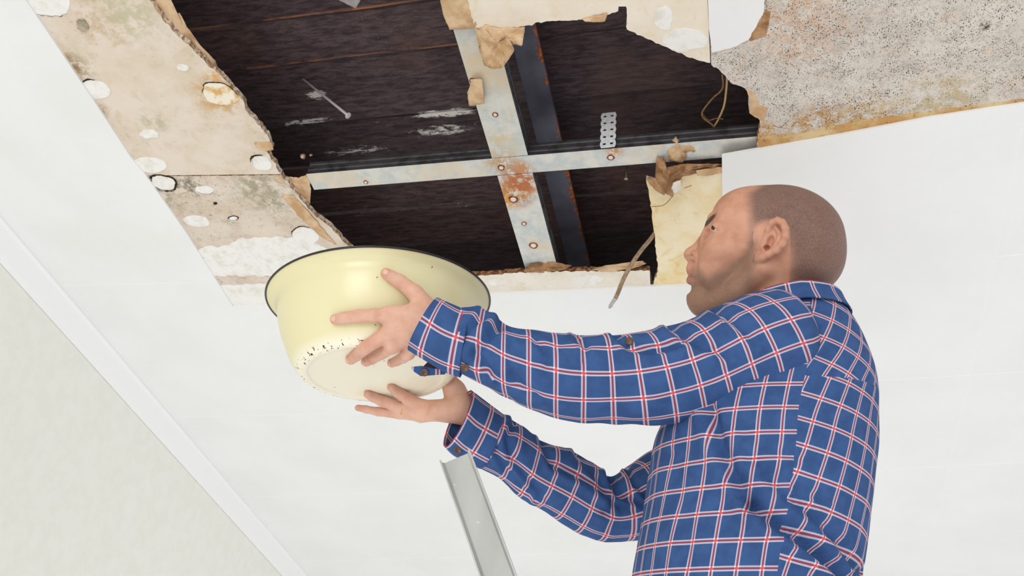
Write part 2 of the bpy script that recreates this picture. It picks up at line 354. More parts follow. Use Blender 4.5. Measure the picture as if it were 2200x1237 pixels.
# steel beam under the boards
zt = H+.13
bl, br = BEAM_L, BEAM_R
bp = [(bl, zt), (br, zt), (br, zt+.009), ((bl+br)/2+.004, zt+.009), ((bl+br)/2+.004, zt+.10), (bl, zt+.10)]
bp = [(bl, zt), (br, zt), (br, zt+.009), (bl+.030, zt+.009), (bl+.030, ZB-.006), (bl, ZB-.006)]
n = 6; V = [(x, -.14, z) for x, z in bp]+[(x, 2.34, z) for x, z in bp]
Fc = [(i, (i+1) % n, (i+1) % n+n, i+n) for i in range(n)]+[tuple(range(n))[::-1], tuple(range(n, 2*n))]
tag(fix(put('steel_beam', V, Fc, M_BEAM)), 'dark grey steel beam with rusty edge crossing the opening beneath the boards', 'beam')

# ------------------------------------------------------------------ furring channels
ZC = H+.0135
def channel(name, c0, c1, half, axis, hgt=.034):
    """C profile: bottom face, ribbed flanks; axis 0 runs along x, 1 along y"""
    prof = [(-half, 0), (half, 0)]
    fl = [(half, .004), (half-.002, .006), (half-.002, .011), (half, .013), (half, .018), (half-.002, .020), (half-.002, .026), (half, .028), (half, hgt), (half-.009, hgt), (half-.009, hgt-.003), (half-.0045, hgt-.003), (half-.0045, .004)]
    prof = prof+fl+[(-x, z) for x, z in fl[::-1]]
    n = len(prof); V = []
    for s in (c0, c1):
        for x, z in prof: V.append((s[0]+(x if axis else 0), s[1]+(0 if axis else x), ZC+z))
    Fc = [(i, (i+1) % n, (i+1) % n+n, i+n) for i in range(n)]
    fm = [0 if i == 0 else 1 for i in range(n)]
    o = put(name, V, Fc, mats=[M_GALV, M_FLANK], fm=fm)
    bm = bmesh.new(); bm.from_mesh(o.data); bmesh.ops.triangle_fill  # ends stay open like the real profile
    bm.free(); return fix(o)
def screw(px, py, par, rust=True, r=.0075):
    c = P(px, py, ZC); V = []; Fc = []; seg = 18; rnd = random.Random(int(px))
    rs = [r*(1.0+.25*noise.noise((k*.7, px, 0))) for k in range(seg)]
    def ringv(f, dz): return [(c[0]+f*rs[k]*math.cos(2*math.pi*k/seg), c[1]+f*rs[k]*math.sin(2*math.pi*k/seg), ZC-dz) for k in range(seg)]
    V = ringv(1, -.0004)+ringv(.95, .0009)+ringv(.72, .0013)+ringv(.66, .0003)
    for q in range(3):
        for k in range(seg): Fc.append((q*seg+k, q*seg+(k+1) % seg, (q+1)*seg+(k+1) % seg, (q+1)*seg+k))
    Fc.append(tuple(range(3*seg, 4*seg)))
    s = put('screw', V, Fc, M_RUST if rust else M_STEEL, par, True)
    V = ringv(.62, -.0006)+ringv(.55, .0016)+ringv(.2, .0018)+ringv(.12, .0006); Fc = [(q*seg+k, q*seg+(k+1) % seg, (q+1)*seg+(k+1) % seg, (q+1)*seg+k) for q in range(3) for k in range(seg)]+[tuple(range(3*seg, 4*seg))]
    put('screw_head', V, Fc, M_STEEL, s, True)
yc0 = P(1050, 341, ZC)[1]; yc1 = P(1050, 378, ZC)[1]; yc = (yc0+yc1)/2; hc = abs(yc1-yc0)/2
xl = P(667, 392, ZC)[0]; xr = P(1720, 300, ZC)[0]
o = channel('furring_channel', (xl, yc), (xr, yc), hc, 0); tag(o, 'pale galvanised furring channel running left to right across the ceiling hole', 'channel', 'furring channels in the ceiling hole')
screw(1077, 360, o); screw(786, 391, o, r=.005); screw(1312, 338, o)
jx0 = P(1015, 200, ZC)[0]; jx1 = P(1099, 200, ZC)[0]; jx = (jx0+jx1)/2; hj = abs(jx1-jx0)/2
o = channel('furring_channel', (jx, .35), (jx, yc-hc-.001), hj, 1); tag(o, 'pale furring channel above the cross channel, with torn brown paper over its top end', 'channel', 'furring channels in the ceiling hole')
screw(1064, 246, o, r=.006); screw(1015, 173, o, r=.006); screw(1008, 12, o, r=.006)
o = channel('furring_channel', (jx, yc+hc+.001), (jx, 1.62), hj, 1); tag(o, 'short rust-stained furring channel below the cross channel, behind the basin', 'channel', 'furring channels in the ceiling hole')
screw(1103, 428, o, r=.010); screw(1126, 480, o, r=.006); screw(1146, 527, o, r=.010)

# ------------------------------------------------------------------ plasterboard
TH = .0125
def sheet(pts, torn, mat, label, seed, core=M_CORE, amp=2.2):
    ring = [P(*p) for p in jag(pts, torn, amp, 6, seed)]
    o = prism('plasterboard_sheet', ring, (0, 0, TH), mat, None, core)
    return tag(o, label, 'plasterboard', 'stripped plasterboard around the hole')
def rng(a, b): return set(range(a, b))
left_edge = [(300, -45), (320, 0), (348, 38), (375, 70), (414, 104), (445, 139), (476, 163), (497, 188), (518, 212), (535, 247), (560, 271), (577, 296), (586, 318), (570, 321), (588, 348), (604, 374)]
A = sheet([(-60, -200), (230, -200)]+left_edge+[(309, 377), (280, 342), (208, 230), (148, 140), (50, 0), (20, -45)], rng(1, 17), M_BEIGE, 'upper beige plasterboard strip with brown water stains, left of the hole', 1)
A2 = sheet([(309, 379), (605, 376.5), (636, 415), (663, 449), (691, 473), (722, 501), (750, 531), (800, 585), (800, 660), (480, 660), (490, 650), (398, 502)], rng(1, 7), M_MOULD_L, 'lower mould-speckled plasterboard strip with white filler, left of the basin', 2)
B = sheet([(230, -205), (1522, -200), (1520, 0), (1526, 135), (1498, 129), (1470, 118), (1421, 97), (1387, 82), (1347, 63), (1345, 14), (1329, 14), (1328, 24), (1290, 38), (1251, 42), (1150, 49), (1143, 55), (1067, 63), (1022, 60), (1012, 30), (1004, 0), (985, -60), (975, -90), (330, -90), (300, -70)], rng(3, 20)-{9, 10}, M_TOP, 'peeled cream plasterboard sheet across the top of the hole', 3, amp=1.8)
C = sheet([(1523, -200), (2420, -200), (2420, 182), (2200, 225), (2000, 255), (1860, 282), (1750, 303), (1640, 322), (1627, 316), (1630, 285), (1632, 258), (1610, 240), (1609, 205), (1600, 190), (1575, 181), (1550, 156), (1528, 138), (1522, 0)], rng(7, 16), M_GREY, 'large grey plasterboard sheet covered with black mould specks, right of the hole', 4, M_ROT)
Dd = sheet([(1388, 386), (1425, 395), (1466, 379), (1500, 372), (1556, 363), (1558, 616), (1400, 622), (1414, 582), (1409, 540), (1405, 497), (1400, 449), (1394, 415)], {0, 1, 2, 3, 6, 7, 8, 9, 10, 11}, M_COLUMN, 'yellowed peeling plasterboard piece in front of the man\'s face', 5, amp=1.6)
E_ = sheet([(802, 602), (1022, 592), (1123, 585), (1209, 583), (1318, 582), (1396, 581), (1398, 622), (1230, 630), (1054, 637), (802, 648)], rng(0, 5), M_STRIP, 'narrow pale plasterboard strip along the bottom edge of the hole', 6, M_ROT, 1.6)

def patch(cx_, cy_, rx, ry, par, mat=M_FILL, rim=None, rot=0, seed=0, irr=.12, th=.0011, arc=None):
    th += .00017*(seed % 10)
    k = 30; ring = []
    def pt(a, f):
        rr_ = f*(1+irr*noise.noise((math.cos(a)*1.7+seed, math.sin(a)*1.7, seed*.37))+irr*.4*noise.noise((math.cos(a)*6+seed, math.sin(a)*6, seed)))
        x, y = rx*rr_*math.cos(a), ry*rr_*math.sin(a); return (cx_+x*math.cos(rot)-y*math.sin(rot), cy_+x*math.sin(rot)+y*math.cos(rot))
    o = prism('filler_patch', [P(*pt(2*math.pi*i/k, 1.), H+.0002) for i in range(k)], (0, 0, -th), mat, par)
    if rim:
        a0, a1 = arc or (0, 2*math.pi); q = 36; V = []; Fc = []
        for i in range(q+1):
            a = a0+(a1-a0)*i/q; wv_ = rim*(.55+.8*abs(noise.noise((a*3, seed, 2))))*(math.sin(math.pi*i/q)**.4 if arc else 1)
            for f, z in ((1.0-wv_*.5, -th-.0003), (1.0+wv_, -.0002)): V.append(P(*pt(a, f), H+z))
        for i in range(q): Fc.append((2*i, 2*i+1, 2*i+3, 2*i+2))
        put('mould_ring', V, Fc, M_RIM, o)
    return o
for i, (x, y, rx, ry, m, rim, rot, irr, arc) in enumerate([(104, 8, 46, 27, M_FILL, .05, .1, .15, (.6, 2.6)), (204, 191, 35, 19, M_FILL, .16, .18, .12, (3.3, 4.6)), (393, 144, 13, 7, M_FILL, None, .2, .1, None), (472, 201, 40, 22, M_OCHRE, .07, .25, .14, (2.2, 6.0)),
        (322, 287, 20, 10, M_FILL, None, .0, .35, None), (322, 353, 37, 16, M_FILL, None, .08, .1, None), (562, 349, 22, 15, M_FILL, .2, .3, .1, (2.4, 4.6)), (178, 55, 14, 12, flat('grey_stain', (188, 176, 152), .9, var=.2), None, .5, .4, None)]):
    patch(x, y, rx, ry, A, m, rim, rot, i+1, irr, arc=arc)
for i, (x, y, rx, ry, m, rim, rot, irr, arc) in enumerate([(351, 393, 28, 16, M_FILL, .2, .2, .15, None), (440, 408, 21, 9, M_FILL, .12, .1, .15, (.3, 2.6)), (423, 474, 28, 12, M_FILL, None, .12, .1, None), (501, 469, 10, 5, M_FILL, .3, -.1, .1, None),
        (656, 505, 30, 17, M_FILL, .1, .25, .12, (2.6, 4.9)), (460, 545, 30, 15, M_FILL, None, .2, .3, None), (463, 436, 4, 2.5, M_RIM, None, 0, .1, None)]):
    patch(x, y, rx, ry, A2, m, rim, rot, i+20, irr, arc=arc)
for i, (x, y, rx, ry) in enumerate([(1427, 38, 20, 26), (1470, 84, 46, 24)]): patch(x, y, rx, ry, B, M_FILL, None, .0, i+40, .22)
for i, (x, y, rx, ry) in enumerate([(1262, 601, 34, 12), (1068, 606, 22, 8)]): patch(x, y, rx, ry, E_, M_FILL, None, .0, i+50, .15)
# white paint that still holds on the grey sheet, with the brown tear beside it
prism('white_paint_layer', [P(*p, H+.0002) for p in jag([(1519, -60), (1655, -60), (1642, 0), (1641, 24), (1628, 48), (1608, 84), (1575, 100), (1530, 112), (1523, 60)], {2, 3, 4, 5, 6}, 1.2, 8, 9)], (0, 0, -.002), M_WHITE, C)
prism('torn_paper', [P(*p, H+.0003) for p in jag([(1645, 22), (1656, 24), (1650, 60), (1646, 76), (1612, 88), (1608, 84), (1630, 48)], rng(0, 7), 1.2, 7, 10)], (0, 0, -.001), M_PAPER2, C)
prism('torn_paper', [P(*p, H+.0003) for p in jag([(1600, 189), (1620, 200), (1632, 225), (1650, 232), (1640, 262), (1610, 242), (1612, 210)], rng(0, 7), 1.2, 7, 11)], (0, 0, -.001), M_PAPER, C)
prism('water_stained_edge', [P(*p, H+.0003) for p in jag([(1628, 312), (1636, 292), (1720, 286), (1800, 268), (1850, 257), (2000, 238), (2200, 212), (2200, 226), (2000, 256), (1860, 283), (1750, 304), (1640, 321)], rng(0, 6), 1.5, 9, 12)], (0, 0, -.0008),
      plaster('water_stained_paper', (220, 196, 152), (198, 152, 94), (116, 72, 42), .5, 120, .58, speckcol=(92, 56, 34)), C)

def flap(pts, centre, par, mat, seed=0, amp=.004, name='torn_paper'):
    """a crumpled sheet of paper: rim points (px, py, drop below the board) round a centre"""
    k = len(pts); A_ = np.array(list(pts)+[pts[0]], float); rim = np.array([A_[i]+(A_[i+1]-A_[i])*q/6 for i in range(k) for q in range(6)]); rim = rim*.8+.1*(np.roll(rim, 1, 0)+np.roll(rim, -1, 0)); m = len(rim); V = []; Fc = []; c = np.array(centre, float); rings = 6
    for r in range(1, rings+1):
        for i in range(m):
            q = c+(rim[i]-c)*(r/rings)
            z = q[2]+amp*noise.noise((q[0]*.05, q[1]*.05, seed))*1.0+amp*.5*noise.noise((q[0]*.14, q[1]*.14, seed))
            jx_, jy_ = (0, 0)
            if r == rings: jx_, jy_ = 2.2*noise.noise((i*.9, seed, 1)), 2.2*noise.noise((i*.9, seed, 7))
            V.append(P(q[0]+jx_, q[1]+jy_, H-z))
    V.append(P(c[0], c[1], H-c[2])); e = len(V)-1
    for i in range(m): Fc.append((e, i, (i+1) % m))
    for r in range(rings-1):
        for i in range(m): Fc.append((r*m+i, (r+1)*m+i, (r+1)*m+(i+1) % m, r*m+(i+1) % m))
    o = put(name, V, Fc, mat, par, True); md = o.modifiers.new('thickness', 'SOLIDIFY'); md.thickness = .0009; md.offset = 0; return o
# paper hanging off the top sheet over the long channel
flap([(1018, 46, 0), (1070, 60, .001), (1128, 58, .002), (1124, 84, .02), (1122, 98, .03), (1092, 80, .028), (1106, 108, .034), (1080, 146, .03), (1056, 148, .022), (1040, 140, .012), (1028, 96, .004)], (1070, 92, .016), B, M_PAPER, 1, .009)
flap([(944, -10, -.003), (1016, -10, -.002), (1026, 60, -.001), (1010, 62, -.006), (966, 64, -.008), (952, 31, -.006)], (985, 20, -.005), B, M_PAPER, 2, .003)
flap([(1014, 170, -.006), (1036, 170, -.004), (1042, 222, -.004), (1008, 228, -.008), (1004, 200, -.008)], (1022, 200, -.003), B, M_PAPER, 3, .003)
flap([(1250, 40, .001), (1306, 28, .001), (1300, 46, .006), (1280, 48, .008), (1256, 46, .006)], (1278, 38, .004), B, M_PAPER, 4, .003)
# paper behind the left sheets
flap([(318, -20, -.012), (364, -10, -.02), (372, 22, -.022), (388, 30, -.022), (402, 58, -.022), (440, 110, -.022), (463, 130, -.02), (470, 154, -.015), (440, 128, -.012), (400, 86, -.012), (352, 36, -.012)], (398, 66, -.018), A, M_PAPER, 5, .003)
flap([(545, 305, .0005), (584, 306, .0008), (588, 322, .0012), (568, 324, .0012), (552, 318, .0008)], (566, 313, .001), A, M_PAPER, 6, .0006)
flap([(612, 378, -.012), (640, 382, -.016), (664, 374, -.018), (668, 410, -.018), (666, 440, -.016), (640, 412, -.012)], (648, 400, -.018), A2, M_PAPER, 7, .003)
flap([(605, 418, .0006), (630, 420, .001), (664, 456, .003), (700, 500, .002), (724, 527, .001), (690, 508, .0008), (640, 462, .0006)], (655, 465, .002), A2, M_PAPER, 8, .001)
flap([(590, 378, .0006), (606, 380, .001), (612, 396, .001), (596, 388, .0006)], (601, 386, .001), A2, M_PAPER, 81, .0006)
# crumpled paper torn from the yellowed piece
flap([(1408, 382, .002), (1410, 340, -.01), (1424, 336, -.01), (1432, 360, .0), (1466, 352, .0), (1490, 352, -.004), (1552, 352, -.008), (1552, 362, -.004), (1470, 378, .002), (1448, 400, .01), (1446, 424, .02), (1420, 410, .014)], (1436, 376, .012), Dd, M_PAPER2, 9, .010)
flap([(1436, 345, -.012), (1434, 318, -.018), (1444, 302, -.022), (1452, 293, -.024), (1462, 304, -.022), (1484, 302, -.022), (1504, 322, -.018), (1480, 330, -.014), (1466, 350, -.008)], (1460, 326, -.002), Dd, M_PAPER, 10, .012)
flap([(1388, 384, .001), (1412, 382, .002), (1432, 402, .012), (1428, 420, .018), (1408, 408, .012), (1394, 392, .006)], (1412, 396, .012), Dd, M_PAPER2, 11, .006)
flap([(1446, 392, .012), (1462, 386, .008), (1464, 404, .012), (1450, 416, .016), (1442, 408, .016)], (1454, 400, .016), Dd, M_STRIP, 12, .004)
flap([(1494, 366, .001), (1552, 358, .001), (1552, 370, .002), (1520, 378, .004), (1500, 376, .004)], (1524, 368, .004), Dd, M_PAPER, 13, .004)
# soggy paper along the bottom edge
flap([(1122, 584, .0), (1140, 566, -.012), (1186, 562, -.014), (1230, 570, -.012), (1210, 580, .001), (1166, 586, .003)], (1174, 576, -.002), E_, M_PAPER2, 14, .006)
flap([(1268, 580, .0), (1300, 570, -.006), (1378, 560, -.008), (1390, 566, -.006), (1360, 576, .0), (1310, 584, .002)], (1330, 574, -.001), E_, M_PAPER, 15, .006)
prism('filler_patch', [P(*p, H+.0002) for p in jag([(436, 560), (452, 534), (492, 526), (512, 512), (590, 508), (650, 511), (735, 545), (790, 590), (458, 592)], {0, 1, 2, 3, 4, 5, 7}, 2.2, 8, 31)], (0, 0, -.0016), M_FILL, A2)
prism('filler_patch', [P(*p, H+.0002) for p in jag([(470, 613), (560, 608), (798, 606), (798, 658), (498, 658)], {0, 1}, 1.6, 8, 32)], (0, 0, -.0016), M_FILL, A2)
M_CRACK = flat('brown_crack', (120, 92, 64), .9)
# cracks in the yellowed piece
for pts in ([(1396, 444), (1420, 442), (1432, 436), (1446, 420)], [(1470, 404), (1486, 398)], [(1396, 580), (1400, 600), (1399, 616)], [(1498, 376), (1530, 374), (1552, 366)]):
    tube('crack', [P(x, y, H-.0002) for x, y in crom(pts, 10)], .0005, M_CRACK, Dd, 5)
for pts in ([(1782, 258), (1784, 246), (1780, 238)], [(1700, 272), (1712, 262), (1720, 266)], [(1660, 268), (1676, 274), (1690, 262)]):
    tube('crack', [P(x, y, H-.0002) for x, y in crom(pts, 8)], .0004, M_CRACK, C, 5)

# ------------------------------------------------------------------ small things in the hole
def nail(pa, pb, r, label, mat=M_STEEL):
    a, b = np.asarray(pa), np.asarray(pb); t_ = (b-a)/np.linalg.norm(b-a); e = empty('nail', a)
    tube('shank', [a, a+(b-a)*.97, b], [r*.9, r, r], mat, e, 10)
    tube('nail_head', [b-t_*.0012, b-t_*.0004, b+t_*.0006, b+t_*.0012], [r*1.1, r*2.3, r*2.4, r*1.9], mat, e, 14)
    return tag(e, label, 'nail')
nail(P(650, 169, ZB+.002), P(748, 248, H+.13), .0030, 'long bright nail sticking out of the roof board at left')
nail(P(1347, 350, H+.05), P(1345, 384, H+.012), .0016, 'small nail hanging just below the cross channel', flat('dull_nail', (150, 140, 120), .4, .5))
# perforated strap
def strap():
    yp = yc-hc-.006; hit = lambda px, py: EYE+ray(px, py)*(yp/ray(px, py)[1]); b0 = hit(1306, 317); t0 = hit(1308, 243); u = (t0-b0); L = np.linalg.norm(u); u /= L
    s = np.array([1., 0, 0]); s -= u*np.dot(s, u); s /= np.linalg.norm(s); nn = np.cross(s, u)
    Wd = .0150; bm = bmesh.new(); out = []; rows = 5
    def edge(sgn):
        q = []
        for i in range(rows*8+1):
            tt = i/(rows*8); q.append((sgn*Wd*(1-.16*(1-abs(math.sin(math.pi*tt*rows)))), tt*L))
        return q
    pts = edge(1)+edge(-1)[::-1]; edges = []
    def loop(pp):
        vs = [bm.verts.new(b0+s*x+u*y) for x, y in pp]; return [bm.edges.new((vs[i], vs[(i+1) % len(vs)])) for i in range(len(vs))]
    edges += loop(pts)
    for r in range(rows):
        for cxx in (-.45, .45):
            c_ = (cxx*Wd+(.0 if r % 2 else .0), L*(r+.5)/rows); edges += loop([(c_[0]+.0034*math.cos(a), c_[1]+.0034*math.sin(a)) for a in np.linspace(0, 2*math.pi, 11)[:-1]])
    bmesh.ops.triangle_fill(bm, use_beauty=True, edges=edges)
    me = bpy.data.meshes.new('perforated_strap'); bm.to_mesh(me); bm.free(); me.materials.append(M_TIN)
    o = bpy.data.objects.new('perforated_strap', me); COL.objects.link(o); md = o.modifiers.new('thickness', 'SOLIDIFY'); md.thickness = .0014
    return tag(o, 'short pale perforated metal strap standing on the cross channel', 'strap')
strap()
# wires and cable
e = empty('electric_wire', P(1560, 165, H+.02))
tube('yellow_core', [P(x, y, H+z) for x, y, z in crom([(1562, 158, .03), (1561, 185, .05), (1556, 225, .06), (1544, 255, .06), (1534, 272, .06)], 24)], .0020, flat('yellowed_wire', (206, 172, 120), .5), e, 8)
tube('brown_core', [P(x, y, H+z) for x, y, z in crom([(1552, 160, .03), (1552, 190, .05), (1530, 212, .06), (1509, 240, .06), (1512, 254, .055), (1530, 268, .05), (1544, 288, .05)], 32)], .0017, M_WIRE, e, 8)
tube('brown_core', [P(x, y, H+z) for x, y, z in crom([(1509, 244, .06), (1522, 258, .06), (1540, 254, .06), (1554, 256, .055)], 16)], .0012, M_WIRE, e, 8)
tag(e, 'loose looped old wires hanging at the right end of the hole', 'wire')
e = empty('cut_cable', P(1405, 500, H+.01))
tube('sheath', [P(x, y, H-z) for x, y, z in crom([(1425, 470, -.03), (1404, 505, -.012), (1372, 545, .02), (1344, 590, .05), (1328, 628, .075), (1322, 642, .08)], 30)], [.0048]*30, M_CABLE, e, 10, .45)
tube('frayed_end', [P(x, y, H-z) for x, y, z in crom([(1323, 640, .08), (1316, 650, .085), (1309, 662, .09)], 9)], [.003, .0044, .0048, .0042, .0045, .0040, .0046, .004, .002], M_FRAY, e, 8, .7)
tag(e, 'brown cut cable hanging from the hole beside the man\'s face', 'cable')
V, Fc = [], []
o = flap([(722, -30, -.10), (790, -30, -.10), (774, 2, -.10), (764, 18, -.095), (744, 8, -.10), (720, -4, -.105)], (755, -8, -.10), None, M_GREYPAPER, 21, .003, 'paper_scrap')
tag(o, 'grey scrap of torn paper hanging at the top edge of the hole', 'paper')
for i, (x, y, r) in enumerate(((651, 336, 7), (668, 333, 4))):
    c = P(x, y, H+.055); bm = bmesh.new(); bmesh.ops.create_icosphere(bm, subdivisions=2, radius=r*.0008)
    for v in bm.verts: v.co *= 1+.35*noise.noise(v.co*300+Vector((i, 0, 0)))
    me = bpy.data.meshes.new('plaster_crumb'); bm.to_mesh(me); bm.free(); me.materials.append(M_CORE); o = bpy.data.objects.new('plaster_crumb', me); COL.objects.link(o); o.location = c
    tag(o, ('larger' if i == 0 else 'smaller')+' pale plaster crumb stuck above the left end of the cross channel', 'crumb')

# ------------------------------------------------------------------ enamel basin
DB = 1.46; PXM = DB/F                      # metres per pixel at the basin
bc = D(808, 806, DB)
ax = RC @ np.array([-.025, .885, -.465]); ax /= np.linalg.norm(ax)
bu = RC @ np.array([1., .02, 0]); bu -= ax*np.dot(bu, ax); bu /= np.linalg.norm(bu); bv = np.cross(ax, bu)
bprof = [(0, 6), (60, 5), (120, 5), (140, 4), (147, 0), (156, 0), (163, 3), (172, 12), (186, 34), (200, 66), (212, 100), (219, 130), (222, 150), (227, 162), (236, 170), (247, 176)]
RIMH = 176
def lathe(name, prof, mat, parent, seg=128, thick=None):
    V, Fc = [], []
    for r, h in prof:
        for k in range(seg): a = 2*math.pi*k/seg; V.append((r*math.cos(a), r*math.sin(a), h))
    for i in range(len(prof)-1):
        for k in range(seg): Fc.append((i*seg+k, i*seg+(k+1) % seg, (i+1)*seg+(k+1) % seg, (i+1)*seg+k))
    return put(name, V, Fc, mat, parent, True)
Mb = Matrix([[bu[i], bv[i], ax[i], bc[i]] for i in range(3)]+[[0, 0, 0, 1]])
basin = empty('enamel_basin'); basin.matrix_world = Mb
sm = crom(bprof, 60)*PXM; sm[0, 0] = 1e-4
inner_p = [(max(r-.0022, 1e-4), h+.0022) for r, h in sm[::-1]][1:]
o = lathe('bowl', list(map(tuple, sm))+[(247*PXM-.001, RIMH*PXM+.0012)]+inner_p, M_ENAMEL, None); o.parent = basin
tr = [(247*PXM+.0017*math.cos(a), RIMH*PXM+.0017*math.sin(a)) for a in np.linspace(0, 2*math.pi, 13)]
o = lathe('rim', tr, M_ENRIM, None); o.parent = basin; o['label'] = 'black enamelled rim edge'
tag(basin, 'cream enamel basin with black rim held up under the hole', 'basin')
# sampled outer surface, to lay the hands on it
_th = np.linspace(0, 2*math.pi, 360); _S = []
for r, h in crom(bprof, 80)*PXM:
    for a in _th[:-1]: _S.append(bc+bu*r*math.cos(a)+bv*r*math.sin(a)+ax*h)
_S = np.array(_S); _q = (_S-EYE) @ RC; BPX = np.stack([CX-_q[:, 0]/_q[:, 2]*F, CY+_q[:, 1]/_q[:, 2]*F], 1); BD = -_q[:, 2]
def surf(px, py):
    d2 = (BPX[:, 0]-px)**2+(BPX[:, 1]-py)**2; k = d2 < 25
    return BD[k].min() if k.any() else BD[np.argmin(d2)]

# ------------------------------------------------------------------ ladder
lt = D(980, 984, 1.12); ylad = lt[1]
r_ = ray(1071, 1237); lb = EYE+r_*((ylad)/r_[1])
ldir = (lb-lt)/np.linalg.norm(lb-lt); lfoot = lt+ldir*((lt[2]-.0)/-ldir[2])
lad = empty('ladder', (lfoot[0], lfoot[1]+.2, 0))
side = np.cross(ldir, [0, 1, 0]); side /= np.linalg.norm(side)           # in the x-z plane, across the rail
hw = .0185
def rail(y, top, flip):
    pr = []                                                              # U section open towards the camera side
    Wd, Dp, T = hw, .009, .0018
    u = [(-Wd, -Dp), (-Wd+T, -Dp), (-Wd+T, -T*1.5), (-Wd+T*2.5, 0), (Wd-T*2.5, 0), (Wd-T, -T*1.5), (Wd-T, -Dp), (Wd, -Dp), (Wd, T*.5), (Wd-T*2, T), (-Wd+T*2, T), (-Wd, T*.5)]
    V = []; n = len(u); N = 2
    for s in (0, 1):
        p0 = (lfoot if s else top)
        for a, b in u: V.append(np.array([p0[0], y, p0[2]])+side*a+np.array([0, b*flip, 0]))
    Fc = [(i, (i+1) % n, (i+1) % n+n, i+n) for i in range(n)]+[tuple(range(n))[::-1], tuple(range(n, 2*n))]
    return fix(put('rail', V, Fc, M_ALU, lad))
rail(ylad, lt, 1); rail(ylad+.40, lt-np.array([0, 0, .0]), -1)
Ltot = np.linalg.norm(lfoot-lt); s_ = Ltot-.25; rungs = []
while s_ > .28:
    p = lt+ldir*s_; rungs.append(p); tube('rung', [p+np.array([0, .002, 0]), p+np.array([0, .398, 0])], .014, M_ALU, lad, 14); s_ -= .28
tag(lad, 'worn grey aluminium ladder, U-shaped rail end under the man\'s far cuff', 'ladder')

